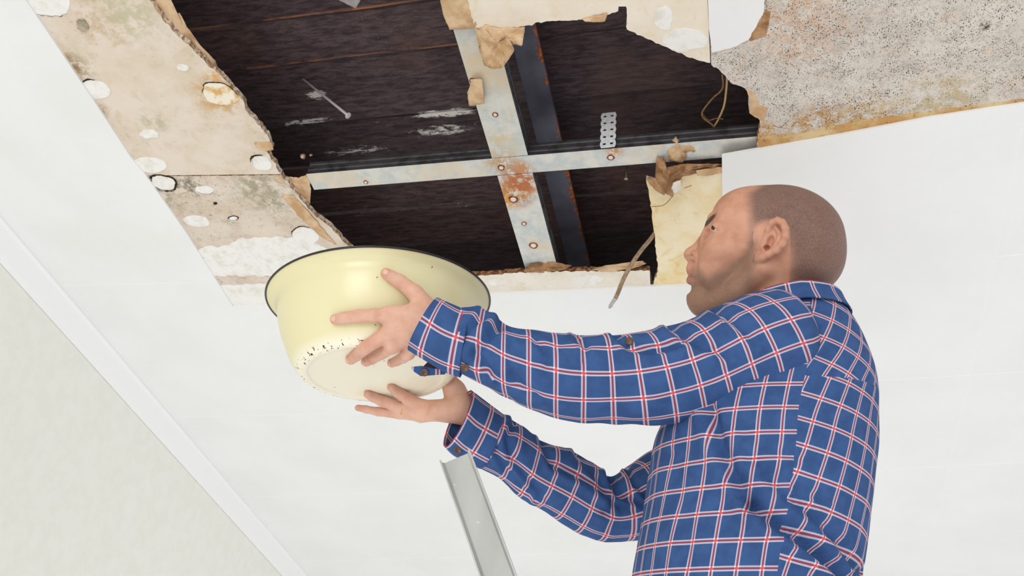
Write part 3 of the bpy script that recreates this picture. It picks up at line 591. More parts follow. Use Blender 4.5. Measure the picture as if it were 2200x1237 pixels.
# ------------------------------------------------------------------ the man: signed distance sculpting
class Grid:
    def __init__(s, lo, hi, h):
        s.lo = np.array(lo, np.float32); s.h = h; s.n = np.ceil((np.array(hi)-s.lo)/h).astype(int)+1
        s.ax = [s.lo[i]+h*np.arange(s.n[i], dtype=np.float32) for i in range(3)]; s.f = np.full(tuple(s.n), 1e3, np.float32)
    def sub(s, lo, hi):
        a = [max(0, int((lo[i]-s.lo[i])/s.h)) for i in range(3)]; b = [min(s.n[i], int((hi[i]-s.lo[i])/s.h)+2) for i in range(3)]
        sl = tuple(slice(a[i], max(b[i], a[i])) for i in range(3))
        X, Y, Z = np.meshgrid(*[s.ax[i][sl[i]] for i in range(3)], indexing='ij', sparse=True); return sl, X, Y, Z
    def add(s, d, sl, k):
        f = s.f[sl]; hh = np.clip(.5+.5*(f-d)/k, 0, 1); far = f > 500
        r = d*hh+f*(1-hh)-k*hh*(1-hh); s.f[sl] = np.where(far, d, r)
    def cut(s, d, sl, k):
        f = s.f[sl]; d = -d; hh = np.clip(.5-.5*(f-d)/k, 0, 1); s.f[sl] = d*hh+f*(1-hh)+k*hh*(1-hh)
    def ell(s, c, r, k=8, rot=0, cut=False):
        c = np.array(c, float); r = np.array(r, float); m = r.max()+k*1.6+3; sl, X, Y, Z = s.sub(c-m, c+m)
        if 0 in s.f[sl].shape: return
        x, y, z = X-c[0], Y-c[1], Z-c[2]
        if rot: x, y = x*math.cos(rot)+y*math.sin(rot), -x*math.sin(rot)+y*math.cos(rot)
        k0 = np.sqrt((x/r[0])**2+(y/r[1])**2+(z/r[2])**2); k1 = np.sqrt((x/r[0]**2)**2+(y/r[1]**2)**2+(z/r[2]**2)**2)+1e-9
        (s.cut if cut else s.add)((k0*(k0-1)/k1).astype(np.float32), sl, k)
    def cap(s, a, b, ra, rb, k=8, cut=False):
        a = np.array(a, float); b = np.array(b, float); m = max(ra, rb)+k*1.6+3; sl, X, Y, Z = s.sub(np.minimum(a, b)-m, np.maximum(a, b)+m)
        if 0 in s.f[sl].shape: return
        d = b-a; L2 = max(d@d, 1e-9); t_ = np.clip(((X-a[0])*d[0]+(Y-a[1])*d[1]+(Z-a[2])*d[2])/L2, 0, 1)
        q = np.sqrt((X-a[0]-t_*d[0])**2+(Y-a[1]-t_*d[1])**2+(Z-a[2]-t_*d[2])**2)-(ra+(rb-ra)*t_)
        (s.cut if cut else s.add)(q.astype(np.float32), sl, k)
    def chain(s, pts, k=8, cut=False):
        for p, q in zip(pts[:-1], pts[1:]): s.cap(p[:3], q[:3], p[3], q[3], k, cut)
    def mesh(s):
        f = s.f; ins = f < 0; nx, ny, nz = np.array(f.shape)-1; cnt = np.zeros((nx, ny, nz), np.int8); cs = [(i, j, k) for i in (0, 1) for j in (0, 1) for k in (0, 1)]
        for i, j, k in cs: cnt += ins[i:i+nx, j:j+ny, k:k+nz]
        act = np.argwhere((cnt > 0) & (cnt < 8)); idx = -np.ones((nx, ny, nz), np.int64); idx[tuple(act.T)] = np.arange(len(act))
        val = np.stack([f[act[:, 0]+i, act[:, 1]+j, act[:, 2]+k] for i, j, k in cs], 1); C_ = np.array(cs, float); S = np.zeros((len(act), 3)); Wt = np.zeros(len(act))
        for a in range(8):
            for b in range(a+1, 8):
                if np.abs(C_[a]-C_[b]).sum() != 1: continue
                va, vb = val[:, a], val[:, b]; x = (va < 0) != (vb < 0); t_ = np.where(x, va/np.where(x, va-vb, 1), 0); S += x[:, None]*(C_[a]+t_[:, None]*(C_[b]-C_[a])); Wt += x
        V = s.lo+s.h*(act+S/Wt[:, None]); Q = []
        for axis in range(3):
            o1, o2 = [(1, 2), (2, 0), (0, 1)][axis]; sl0 = [slice(None)]*3; sl1 = [slice(None)]*3; sl0[axis] = slice(0, -1); sl1[axis] = slice(1, None)
            e = np.argwhere(ins[tuple(sl0)] != ins[tuple(sl1)]); ok = (e[:, o1] > 0) & (e[:, o2] > 0) & (e[:, o1] < f.shape[o1]-1) & (e[:, o2] < f.shape[o2]-1); e = e[ok]
            d1 = np.zeros(3, int); d1[o1] = 1; d2 = np.zeros(3, int); d2[o2] = 1
            q = np.stack([idx[tuple((e-a).T)] for a in (0*d1, d1, d1+d2, d2)], 1); fl = ins[tuple(e.T)]; q[~fl] = q[~fl][:, ::-1]; Q.append(q)
        Q = np.vstack(Q); return V, Q[(Q >= 0).all(1)]

def to_world(V, d0):
    d = d0-V[:, 2]*d0/F; rc = np.stack([(V[:, 0]-CX)/F, -(V[:, 1]-CY)/F, -np.ones(len(V))], 1) @ RC.T; return EYE+rc*d[:, None]
def sst(x, a, b): t_ = np.clip((x-a)/(b-a), 0, 1); return t_*t_*(3-2*t_)

# --- head
DH = 1.48; YAW = math.radians(10); PV = 1670.0
def hq(x, y, z): return ((x-PV+z*math.sin(YAW))/math.cos(YAW)+PV, y, z)     # wanted image position -> head frame
g = Grid((1448, 380, -128), (1834, 800, 142), 2.0)
g.ell((1674, 512, 0), (144, 116, 106), 10); g.ell((1603, 466, 0), (73, 62, 78), 26); g.ell((1728, 553, 0), (89, 82, 90), 22)
g.cap((1688, 572, 0), (1668, 800, 0), 82, 104, 24)
g.ell((1578, 560, 0), (80, 104, 74), 22, -.28); g.ell((1519, 592, 0), (37, 40, 40), 16); g.ell((1508, 642, 0), (36, 35, 36), 18)
for s in (1, -1):
    g.cap((1512, 656, 18*s), (1600, 628, 62*s), 25, 28, 18); g.cap((1600, 628, 62*s), (1652, 575, 84*s), 28, 26, 18)
    g.ell((1565, 532, 60*s), (36, 24, 22), 22); g.ell((1545, 575, 46*s), (36, 46, 24), 20)
    g.cap((1529, 480, 6*s), (1537, 470, 32*s), 10, 10, 12); g.cap((1537, 470, 32*s), (1560, 472, 60*s), 10, 8, 12)
    g.ell((1519, 500, 38*s), (11, 10, 16), 9, cut=True)
    g.ell((1497, 549, 17*s), (15, 12, 10), 6)
g.chain([(1525, 497, 0, 9), (1505, 520, 0, 9), (1483, 544, 0, 12.5), (1480, 546, 0, 12.5)], 7)
g.ell((1482, 548, 0), (15, 12, 13), 5); g.cap((1486, 558, 0), (1480, 576, 0), 8, 9, 8)
for s in (1, -1):
    g.cap((1473, 553, 13*s), (1488, 551, 22*s), 3.8, 5.2, 2, cut=True); g.cap((1510, 536, 20*s), (1512, 556, 26*s), 2.5, 2.5, 5, cut=True)
    g.cap((1481, 584, 0), (1500, 587, 28*s), 6.5, 4, 6); g.cap((1481, 602, 0), (1500, 592, 28*s), 8, 4, 7)
    g.cap((1466, 592, 0), (1503, 590, 32*s), 2.0, 2.6, 2, cut=True)
    g.ell((1476, 621, 0), (6, 6, 24), 8, cut=True)
# eyeballs sit in the sockets; lids are arcs round them
def gsurf(x, y):
    col_ = g.f[int((x-g.lo[0])/g.h), int((y-g.lo[1])/g.h)]; return g.ax[2][np.nonzero(col_ < 0)[0].max()]
_ex = hq(1545, 490, 42)[0]; EYEC = (_ex, 490.0, gsurf(_ex, 490)-6.5); EYER = 14.0
for s in (1, -1):
    g.ell((EYEC[0], EYEC[1], s*EYEC[2]), (EYER+2.2,)*3, 5)
    slit = crom([(-.98, -.14, .10), (-.72, -.02, .68), (.10, .30, .94)], 7); slit /= np.linalg.norm(slit, axis=1)[:, None]
    g.chain([(EYEC[0]+d[0]*(EYER+2), EYEC[1]+d[1]*(EYER+2), s*(EYEC[2]+d[2]*(EYER+2)), r) for d, r in zip(slit, (2.8, 4.0, 4.8, 4.8, 4.2, 3.2, 2.0))], 1.5, cut=True)
    fold = crom([(-.85, -.55, .2), (-.55, -.62, .58), (.05, -.3, .95)], 7); fold /= np.linalg.norm(fold, axis=1)[:, None]
    g.chain([(EYEC[0]+d[0]*(EYER+4), EYEC[1]+d[1]*(EYER+4), s*(EYEC[2]+d[2]*(EYER+4)), 1.3) for d in fold], 2, cut=True)
# ears
def ear(s):
    def E(x, y, z, r): return (hq(x, y, abs(z))[0], y, z*s, r)
    g.ell(E(1660, 515, 104, 0)[:3], (20, 38, 12), 8, .5)
    g.chain([E(1646, 512, 104, 5), E(1650, 492, 112, 5), E(1659, 478, 117, 5.5), E(1670, 473, 121, 6), E(1681, 478, 124, 6.5), E(1687, 491, 125, 6.5), E(1687, 508, 124, 6.5), E(1681, 524, 121, 7), E(1668, 538, 117, 7.5), E(1652, 547, 113, 7.5), E(1639, 554, 108, 8), E(1629, 557, 103, 7.5), E(1628, 548, 100, 6)], 8)
    g.chain([E(1666, 487, 113, 4), E(1675, 500, 116, 5), E(1674, 515, 116, 5.5), E(1664, 530, 113, 5), E(1652, 538, 110, 4)], 5)
    g.chain([E(1632, 536, 100, 6), E(1640, 530, 104, 6), E(1643, 520, 103, 5)], 5)
    g.ell(E(1654, 519, 119, 0)[:3], (8, 15, 14), 4, .35, cut=True); g.ell(E(1647, 532, 112, 0)[:3], (7, 6, 14), 3, cut=True)
ear(1); ear(-1)
HV, HF = g.mesh()
hx, hy, hz = HV.T
xr_ = PV+(hx-PV)*math.cos(YAW)-hz*math.sin(YAW); zr_ = (hx-PV)*math.sin(YAW)+hz*math.cos(YAW)
HV2 = np.stack([xr_, hy, zr_], 1); headW = to_world(HV2, DH)
# pigment masks in head coordinates (near and far side alike)
ix = hx-np.abs(hz)*math.sin(YAW)*0+0
yy = hy; zz = np.abs(hz); xi = PV+(hx-PV)*math.cos(YAW)-zz*math.sin(YAW)    # image position as if each side faced us
hairline = np.interp(yy, [380, 400, 415, 440, 470, 490, 505, 520, 560], [1640, 1628, 1606, 1604, 1610, 1612, 1608, 1606, 1604])
hair = sst(xi-hairline, -12, 22)*(1-sst(yy, 520, 545)*(1-sst(xi, 1690, 1702)))*(1-sst(yy, 600, 650))
earm = (sst(zz, 97, 103)*(xi > 1618)*(xi < 1698)*(yy > 462)*(yy < 572)).astype(float); hair = hair*(1-earm)
behind = np.exp(-(((xi-1690)/16)**2+((yy-560)/44)**2)); hair *= 1-.8*behind
bl_ = np.interp(xi, [1460, 1478, 1500, 1520, 1560, 1600, 1625], [585, 578, 572, 590, 566, 535, 500])
beard = sst(yy-bl_, -10, 22)*(1-sst(xi, 1606, 1640))*(1-sst(yy, 690, 730))
lipm = np.maximum(np.exp(-(((xi-1481)/17)**2+((yy-586)/7)**2)*1.0), np.exp(-(((xi-1481)/17)**2+((yy-602)/8)**2)))*(xi < 1504); lipm = sst(lipm, .3, .9)
beard *= 1-lipm
brow = sst(np.exp(-(((xi-1525)/15)**2+((yy-473-(1525-xi)*.95)/7)**2))*(zz > 8), .25, .65)
mask_head = np.stack([np.maximum(hair, 0), beard, lipm, brow], 1)

# --- hands
def zoff(d0, d): return (d0-d)*F/d0
DL = 1.34
hg = Grid((690, 565, -250), (1010, 815, 130), 1.9)
def fingers(grid, d0, chains, k=5, lift=.85):
    for ch in chains: grid.chain([(x, y, z, r) for x, y, z, r in ch], k)
def on(px, py, r, d0, lift=.8): return (px, py, zoff(d0, surf(px, py))+r*lift, r)
def lay(pts, d0, lift=.8): return [on(x, y, r, d0, lift) for x, y, r in pts]
wz = zoff(DL, surf(850, 700))+24
mcp = {k: (x, y, zoff(DL, surf(x, y))+dz, r) for k, (x, y, r, dz) in dict(i=(838, 678, 17, 17), m=(834, 716, 17, 19), r=(844, 742, 16, 20), l=(876, 758, 14, 20)).items()}
wr = (915, 700, wz+8, 30)
iz = lay([(770, 679, 14.5), (738, 683, 13), (720, 686, 11.5)], DL)
hg.chain([mcp['i'], (804, 677, (mcp['i'][2]+iz[0][2])/2+5, 14.5)]+iz, 4)
mz = lay([(786, 746, 14.5), (765, 763, 13), (754, 772, 11.5)], DL); hg.chain([mcp['m']]+mz, 4)
rz_ = lay([(819, 759, 13.5), (799, 770, 12.5), (787, 777, 10.5)], DL, .9); hg.chain([mcp['r']]+rz_, 3)
lz = lay([(866, 768, 12), (852, 775, 11), (842, 780, 9.5)], DL, .9); hg.chain([mcp['l']]+lz, 3)
tz = lay([(858, 604, 15), (842, 595, 13), (829, 587, 11.5)], DL)
hg.chain([(925, 668, wz+2, 22), (892, 630, tz[0][2]+8, 18)]+tz, 6)
for k_, r0 in (('i', 24), ('m', 23), ('r', 21), ('l', 18)):
    m_ = mcp[k_]; hg.cap(wr[:3], m_[:3], 27 if k_ in 'im' else 24, m_[3], 12)
hg.cap((905, 668, wz+2), mcp['i'][:3], 20, 16, 16)
hg.cap(wr[:3], (1010, 735, wz+4), 30, 36, 10)
LV, LF = hg.mesh(); leftW = to_world(LV, DL)
def tipmask(V, tips, r): 
    m_ = np.zeros(len(V))
    for x, y in tips: m_ = np.maximum(m_, np.exp(-(((V[:, 0]-x)**2+(V[:, 1]-y)**2)/r**2)))
    return m_
ltip = tipmask(LV, [(716, 687), (757, 770), (790, 776), (842, 780), (830, 588)], 15)*.45+.25*tipmask(LV, [(770, 676), (838, 676), (832, 716), (790, 742), (812, 764), (858, 604), (846, 738)], 10)
DR = 1.51
rg = Grid((742, 780, -150), (1075, 925, 110), 1.7)
def dz(px, py, k): return zoff(DR, surf(px, py))+k
f1 = [(905, 874, dz(905, 850, 8), 15), (878, 858, dz(878, 850, 14), 13.5), (856, 843, dz(856, 843, 11), 12), (841, 832, dz(841, 832, 8), 9.5)]
f2 = [(900, 885, dz(900, 852, 12), 14), (866, 877, dz(866, 862, 14), 13), (822, 862, dz(822, 860, 12), 12), (802, 853, dz(802, 853, 10), 10.5), (790, 847, dz(790, 847, 8), 9)]
f3 = [(905, 893, dz(900, 852, 6), 13), (858, 889, dz(858, 864, 6), 11), (812, 884, dz(812, 868, 5), 9.5), (786, 879, dz(790, 868, 3), 8), (769, 876, dz(780, 866, 2), 7)]
f4 = [(915, 862, dz(905, 846, -30), 14), (880, 845, dz(880, 850, -40), 12), (850, 840, dz(850, 850, -46), 11)]          # forefinger behind the bowl
for ch in (f1, f2, f3): rg.chain(ch, 4)
wR = (1000, 880, dz(935, 830, 2), 28)
for ch in (f1, f2, f3): rg.cap((985, 880, wR[2]), ch[0][:3], 24, ch[0][3], 10)
rg.cap((940, 884, wR[2]+4), (985, 882, wR[2]), 20, 26, 12)
rg.chain([(992, 862, wR[2]-6, 24), (976, 838, wR[2]-20, 22), (962, 815, wR[2]-34, 16), (950, 800, wR[2]-44, 12)], 12)
rg.cap(wR[:3], (1075, 925, wR[2]-8), 30, 34, 10)
RV, RF = rg.mesh(); rightW = to_world(RV, DR)
rtip = tipmask(RV, [(841, 832), (791, 847), (771, 876)], 14)*.45+.2*tipmask(RV, [(878, 858), (822, 862), (812, 884)], 10)

# ------------------------------------------------------------------ cloth helpers
ELEV = math.radians(20)
NB = RC @ np.array([0, math.sin(ELEV), math.cos(ELEV)])                   # towards the viewer, across the trunk
def folds(P0, u, v, spec):
    return sum(a*math.sin(fu*u+fv*v+ph+1.4*noise.noise((u*6, v*6, ph))) for a, fu, fv, ph in spec)
def seg_dist(p, poly):
    best = 1e9
    for a, b in zip(poly[:-1], poly[1:]):
        a = np.array(a, float); b = np.array(b, float); d = b-a; t_ = np.clip(((p-a)@d)/(d@d), 0, 1); q = p-(a+t_*d); s_ = np.linalg.norm(q)
        if s_ < abs(best): best = s_*(1 if d[0]*q[1]-d[1]*q[0] > 0 else -1)
    return best
def loft(name, rings, uvf, mat, parent, close_end=False, creases=(), disp=None, axis_c=None):
    """rings: (n, m, 3); seam at index 0; uvf(i, k, n, m) -> uv in plaid periods"""
    R_ = np.array(rings); n, m, _ = R_.shape; C_ = R_.mean(1)
    for i in range(n):
        for k in range(m):
            p = R_[i, k]; nr = p-C_[i]; L = np.linalg.norm(nr); nr = nr/max(L, 1e-6); d = 0
            if disp: d += disp(i/(n-1), k/m, p)
            if creases:
                px, py, dd = proj(p)
                if np.dot(nr, EYE-p) > -0.02:
                    for poly, wd, dep in creases:
                        s_ = seg_dist(np.array([px, py]), poly)
                        if abs(s_) < wd*4: d += -dep*math.exp(-(s_/wd)**2)+dep*.5*math.exp(-((s_-1.9*wd)/(1.2*wd))**2)
            R_[i, k] = p+nr*d
    V = R_.reshape(-1, 3); Fc = []; UV = []
    for i in range(n-1):
        for k in range(m):
            k2 = (k+1) % m; Fc.append((i*m+k, i*m+k2, (i+1)*m+k2, (i+1)*m+k)); UV += [uvf(i, k), uvf(i, k+1), uvf(i+1, k+1), uvf(i+1, k)]
    return put(name, V, Fc, mat, parent, True, UV)

# plaid cloth: uv counted in checks
def plaid(name):
    t = NT(name, .8, 0, .15); uv = t.n('ShaderNodeUVMap'); uv.uv_map = 'UVMap'; sp = t.n('ShaderNodeSeparateXYZ'); t.put(sp.inputs[0], uv.outputs[0])
    def band(s, w0):
        d = t.math('ABSOLUTE', t.math('SUBTRACT', t.math('FRACT', s), .5)); return t.step(d, w0-.012, w0+.012, 1., 0.)
    wu, wv_ = band(sp.outputs[0], .094), band(sp.outputs[1], .094); cu, cv = band(sp.outputs[0], .038), band(sp.outputs[1], .038)
    fine = t.noise(1.3, 3, .6, vec=uv.outputs[0]); c = t.mix(t.step(fine, .35, .65), (62, 92, 144), (54, 82, 130))
    wsum = t.math('MINIMUM', t.math('ADD', t.math('MULTIPLY', wu, .62), t.math('MULTIPLY', wv_, .62)), 1.0)
    c = t.mix(wsum, c, (232, 226, 236))
    red = t.math('MAXIMUM', t.math('MULTIPLY', cu, .93), t.math('MULTIPLY', cv, .93)); both = t.math('MULTIPLY', wu, wv_)
    rc = t.mix(both, (140, 44, 74), (208, 70, 80)); c = t.mix(red, c, rc)
    t.col(c); wv2 = t.n('ShaderNodeTexWave'); t.put(wv2.inputs['Vector'], uv.outputs[0]); wv2.inputs['Scale'].default_value = 24
    t.bump(wv2.outputs['Fac'], .04, .0006); return t.m
M_PLAID = plaid('blue_plaid_cotton')
t = NT('skin', .52, 0, .35)
at = t.n('ShaderNodeAttribute'); at.attribute_name = 'pigment'; sp = t.n('ShaderNodeSeparateColor'); t.put(sp.inputs[0], at.outputs['Color']); al = at.outputs['Alpha']
c = t.mix(t.step(t.noise(45, 4, .6), .35, .68), (226, 180, 158), (216, 164, 140))
t2 = t.n('ShaderNodeAttribute'); t2.attribute_name = 'tan'; c = t.mix(t2.outputs['Fac'], c, t.mix(t.step(t.noise(45, 4, .6), .35, .68), (212, 158, 132), (200, 144, 118)))
c = t.mix(t.math('MULTIPLY', sp.outputs[2], .55), c, (176, 108, 98))
st = t.step(t.noise(640, 2, .7), .36, .62, .72, 1.0)
c = t.mix(t.math('MULTIPLY', t.math('MULTIPLY', sp.outputs[0], st), .88), c, (88, 72, 70))
c = t.mix(t.math('MULTIPLY', t.math('MULTIPLY', sp.outputs[1], st), .72), c, (112, 94, 80))
c = t.mix(t.math('MULTIPLY', t.math('MULTIPLY', al, t.step(t.noise(420, 2, .6), .3, .5, .6, 1.0)), .95), c, (66, 50, 44)); t.col(c)
t.b.inputs['Subsurface Weight'].default_value = .08; t.b.inputs['Subsurface Radius'].default_value = (.008, .003, .002); t.b.inputs['Subsurface Scale'].default_value = .5
t.bump(t.noise(420, 3, .6), .12, .001); M_SKIN = t.m

person = empty('person', D(1600, 1300, 1.27))
tag(person, 'bald man in blue plaid shirt reaching up with a basin, looking at the hole', 'person')

# trunk rows: y, left, right, depth, half depth towards us
rows = [(1440, 1340, 1832, 1.235, .125), (1340, 1350, 1834, 1.262, .135), (1237, 1361, 1838, 1.29, .145), (1160, 1371, 1848, 1.312, .15), (1080, 1386, 1857, 1.335, .155), (1000, 1400, 1866, 1.355, .155), (930, 1413, 1870, 1.375, .15),
        (860, 1450, 1869, 1.392, .14), (800, 1500, 1862, 1.408, .125), (745, 1545, 1843, 1.423, .108), (700, 1575, 1822, 1.435, .092), (664, 1592, 1798, 1.443, .078)]
NR, NM = 130, 200
tr_ = crom(rows, NR); rings = []
for y, l, r, d, hb in tr_:
    c_ = D((l+r)/2, y, d); a_ = (D(r, y, d)-D(l, y, d))/2; ring = []
    for k in range(NM):
        ph = 2*math.pi*k/NM; cs_, sn_ = math.cos(ph), math.sin(ph); e_ = 2/2.3
        ring.append(c_-a_*math.copysign(abs(cs_)**e_, cs_)+NB*hb*math.copysign(abs(sn_)**e_, sn_))
    rings.append(ring)
rings = np.array(rings); arc = np.concatenate([[0], np.cumsum(np.linalg.norm(np.diff(np.vstack([rings[40], rings[40][:1]]), axis=0), axis=1))]); hgt = np.concatenate([[0], np.cumsum(np.linalg.norm(np.diff(rings.mean(1), axis=0), axis=1))])
PERT = .0345; PERU = .0305; KS = NM//4+1
ARC = np.linalg.norm(np.diff(np.concatenate([rings, rings[:, :1]], 1), axis=1), axis=2); ARC = np.concatenate([np.zeros((NR, 1)), np.cumsum(ARC, 1)], 1)
ARC = ARC-ARC[:, KS:KS+1]; vtop = hgt[np.argmin(abs(tr_[:, 0]-866))]
def trunk_uv_face():
    UV = []
    for i in range(NR-1):
        for k in range(NM):
            back = KS <= k < NM//2+20; yoke = back and tr_[i, 0] < 866
            for (a, b) in ((i, k), (i, k+1), (i+1, k+1), (i+1, k)):
                u, v = ARC[a, b]/PERU, hgt[a]/PERT
                if back:
                    al_ = math.radians(22 if yoke else 14); du, dv = u, v-vtop/PERT
                    u, v = du*math.cos(al_)-dv*math.sin(al_)+(.65 if yoke else .3), du*math.sin(al_)+dv*math.cos(al_)+(.45 if yoke else .1)
                UV.append((u+.12, v))
    return UV
tcre = [([(1528, 885), (1548, 960), (1582, 1030), (1618, 1092)], 13, .015), ([(1612, 1085), (1660, 1120), (1730, 1165), (1790, 1215), (1840, 1280)], 12, .018), ([(1640, 1015), (1690, 1062), (1745, 1105), (1800, 1160), (1850, 1230)], 11, .010),
        ([(1600, 930), (1650, 955), (1720, 985)], 10, .004), ([(1610, 985), (1680, 1030), (1760, 1070)], 10, .005), ([(1450, 980), (1470, 1100), (1480, 1237)], 16, .003)]
def tdisp(s, q, p): return .003*noise.noise((p[0]*9, p[1]*9, p[2]*7))+.0016*noise.noise((p[0]*24, p[1]*24, p[2]*18))
shirt = loft('shirt', rings, lambda i, k: (0, 0), M_PLAID, person, False, tcre, tdisp)
shirt.data.uv_layers[0].data.foreach_set('uv', np.array(trunk_uv_face(), np.float32).ravel())
shirt['label'] = 'blue shirt with red and white window checks'

def sleeve(name, st, n, m, per, uoff, voff, creases, disp, close=True, parent=None, kz=.92, sk=(0, 0), rr_=0.):
    """st rows: top x, top y, bottom x, bottom y, depth"""
    S = crom(st, n); rings = []; cen = []
    for k in range(n): tx, ty, bx, by, d = S[k]; cen.append((D(tx, ty, d)+D(bx, by, d))/2)
    cen = np.array(cen)
    for k in range(n):
        tx, ty, bx, by, d = S[k]; a_ = (D(bx, by, d)-D(tx, ty, d))/2; tg = cen[min(k+1, n-1)]-cen[max(k-1, 0)]; tg /= np.linalg.norm(tg)
        b_ = np.cross(tg, a_); b_ /= np.linalg.norm(b_)
        if np.dot(b_, EYE-cen[k]) < 0: b_ = -b_
        b_ *= np.linalg.norm(a_)*kz
        rings.append([cen[k]+a_*math.cos(2*math.pi*q/m-math.pi/2)+b_*math.sin(2*math.pi*q/m-math.pi/2) for q in range(m)])
    rings = np.array(rings); U = np.concatenate([[0], np.cumsum(np.linalg.norm(np.diff(cen, axis=0), axis=1))])/per
    circ = np.array([np.linalg.norm(r-np.roll(r, 1, 0), axis=1).sum() for r in rings])/per
    SK = [sk[0]+(sk[1]-sk[0])*max(0, (i/(n-1)-.25)/.75) for i in range(n)]
    return loft(name, rings, lambda i, k: (U[i]+uoff+SK[i]*circ[i]*(k/m-.5), circ[i]*(k/m-.5)+voff-rr_*U[i]*max(0, i/(n-1)-.3)), M_PLAID, parent, creases=creases, disp=disp)
# near (left) sleeve
stL = [(986, 664, 962, 792, 1.315), (1056, 678, 1036, 826, 1.310), (1102, 702, 1092, 855, 1.308), (1200, 715, 1182, 894, 1.306), (1300, 721, 1276, 907, 1.306), (1392, 709, 1388, 913, 1.310), (1484, 688, 1492, 900, 1.318), (1585, 640, 1600, 878, 1.328), (1664, 622, 1650, 864, 1.335), (1700, 636, 1676, 850, 1.341), (1716, 680, 1694, 812, 1.348), (1718, 728, 1704, 770, 1.356)]
lcre = [([(1320, 715), (1352, 745), (1400, 752), (1460, 738)], 8, .007), ([(1440, 700), (1510, 742), (1560, 760)], 10, .008), ([(1530, 660), (1590, 700), (1625, 735)], 10, .007), ([(1240, 722), (1258, 745), (1250, 775)], 7, .006), ([(1150, 730), (1180, 765), (1172, 800)], 8, .005),
        ([(1082, 690), (1050, 720), (1020, 760), (1050, 800)], 9, .009), ([(1100, 800), (1120, 830), (1150, 850)], 9, .006), ([(1040, 680), (1010, 700), (990, 730)], 7, .007), ([(1090, 850), (1140, 780), (1200, 740)], 14, .003)]
def ldisp(s, q, p): 
    a_ = 1+2.2*math.exp(-((s-.06)/.09)**2)+.8*math.exp(-((s-.45)/.14)**2)
    return a_*(.0022*noise.noise((p[0]*14, p[1]*14, p[2]*14))+.0012*noise.noise((p[0]*34, p[1]*34, p[2]*34)))
slL = sleeve('sleeve', stL, 130, 120, .0355, .35, .22, lcre, ldisp, parent=shirt, sk=(.08, .55), rr_=.16)
# far (right) sleeve
stR = [(1062, 884, 1004, 990, 1.452), (1122, 918, 1078, 1030, 1.465), (1168, 948, 1126, 1066, 1.475), (1236, 973, 1184, 1106, 1.487), (1286, 1000, 1246, 1146, 1.497), (1318, 1022, 1310, 1162, 1.505), (1352, 1002, 1376, 1158, 1.512), (1405, 968, 1446, 1132, 1.53), (1470, 930, 1540, 1080, 1.55), (1550, 900, 1600, 1010, 1.56)]
stR = [(*q[:4], q[4]+.035) for q in stR]
rcre = [([(1310, 1018), (1330, 1060), (1385, 1085)], 7, .010), ([(1345, 1000), (1365, 1040), (1395, 1070)], 6, .008), ([(1165, 948), (1190, 1000), (1260, 1030), (1300, 1060)], 8, .008), ([(1110, 900), (1090, 940), (1100, 985), (1160, 1060)], 8, .008), ([(1060, 960), (1090, 1010), (1140, 1060)], 7, .006), ([(1240, 975), (1290, 1030), (1320, 1080)], 8, .006), ([(1300, 1100), (1340, 1090), (1390, 1100)], 8, .005)]
def rdisp(s, q, p):
    a_ = 1+1.2*math.exp(-((s-.55)/.12)**2)+.9*math.exp(-((s-.1)/.1)**2)
    return a_*(.0030*noise.noise((p[0]*16, p[1]*16, p[2]*16))+.0012*noise.noise((p[0]*38, p[1]*38, p[2]*38)))
slR = sleeve('sleeve', stR, 120, 110, .0365, .1, .62, rcre, rdisp, parent=shirt)
def cuff(st, per, uo, vo, disp):
    o = sleeve('cuff', st, 22, 90, per, uo, vo, (), disp, parent=shirt); md = o.modifiers.new('thickness', 'SOLIDIFY'); md.thickness = .0024; md.offset = -1; return o
cdl = lambda s, q, p: .0020*noise.noise((p[0]*18, p[1]*18, p[2]*18))
cuff([(938, 643, 880, 748, 1.318), (958, 652, 916, 772, 1.316), (986, 663, 956, 796, 1.313), (1012, 672, 990, 808, 1.312)], .0385, .1, .3, cdl)
cuff([(1012, 842, 956, 955, 1.478), (1034, 858, 974, 974, 1.482), (1060, 878, 1004, 990, 1.486), (1078, 892, 1030, 1002, 1.49)], .0385, .5, .1, cdl)
# loose cuff tab with its button
tabp = [(884, 788), (905, 786), (935, 792), (962, 792), (956, 804), (930, 806), (904, 808), (886, 796)]
ring = [D(x, y, 1.322) for x, y in tabp]; o = prism('cuff_tab', ring, RC @ np.array([0, .0, -.003]), M_PLAID, shirt)
l_ = o.data.uv_layers.new(name='UVMap')
for lp in o.data.loops: q = proj(o.data.vertices[lp.vertex_index].co); l_.data[lp.index].uv = (q[0]/57, q[1]/57)
ring = [D(x, y, d_) for x, y, d_ in ((908, 788, 1.322), (924, 772, 1.325), (948, 780, 1.325), (966, 794, 1.322), (945, 797, 1.335), (920, 794, 1.335))]
prism('cuff_lining', ring, RC @ np.array([0, 0, -.002]), flat('dark_cuff_lining', (58, 46, 52), .9), shirt)
M_BTN = flat('brown_button', (112, 76, 56), .35, 0, .5, var=.3, vs=400); M_BTN2 = flat('button_thread', (196, 96, 60), .8)
def button(px, py, d, r, nrm=None):
    c_ = D(px, py, d); nn = (EYE-c_)/np.linalg.norm(EYE-c_) if nrm is None else nrm; u = np.cross(nn, [0, 0, 1]); u /= np.linalg.norm(u); v = np.cross(nn, u); seg = 20; V = []; Fc = []
    for f_, h_ in ((1, -.004), (1, .0012), (.85, .002), (.68, .0012), (.05, .0010)):
        for k in range(seg): a = 2*math.pi*k/seg; V.append(c_+(u*math.cos(a)+v*math.sin(a))*r*f_+nn*h_)
    for q in range(4):
        for k in range(seg): Fc.append((q*seg+k, q*seg+(k+1) % seg, (q+1)*seg+(k+1) % seg, (q+1)*seg+k))
    put('button', V, Fc, M_BTN, shirt, True); V, Fc = box_mesh((0, 0, 0), 1, 1, 1)
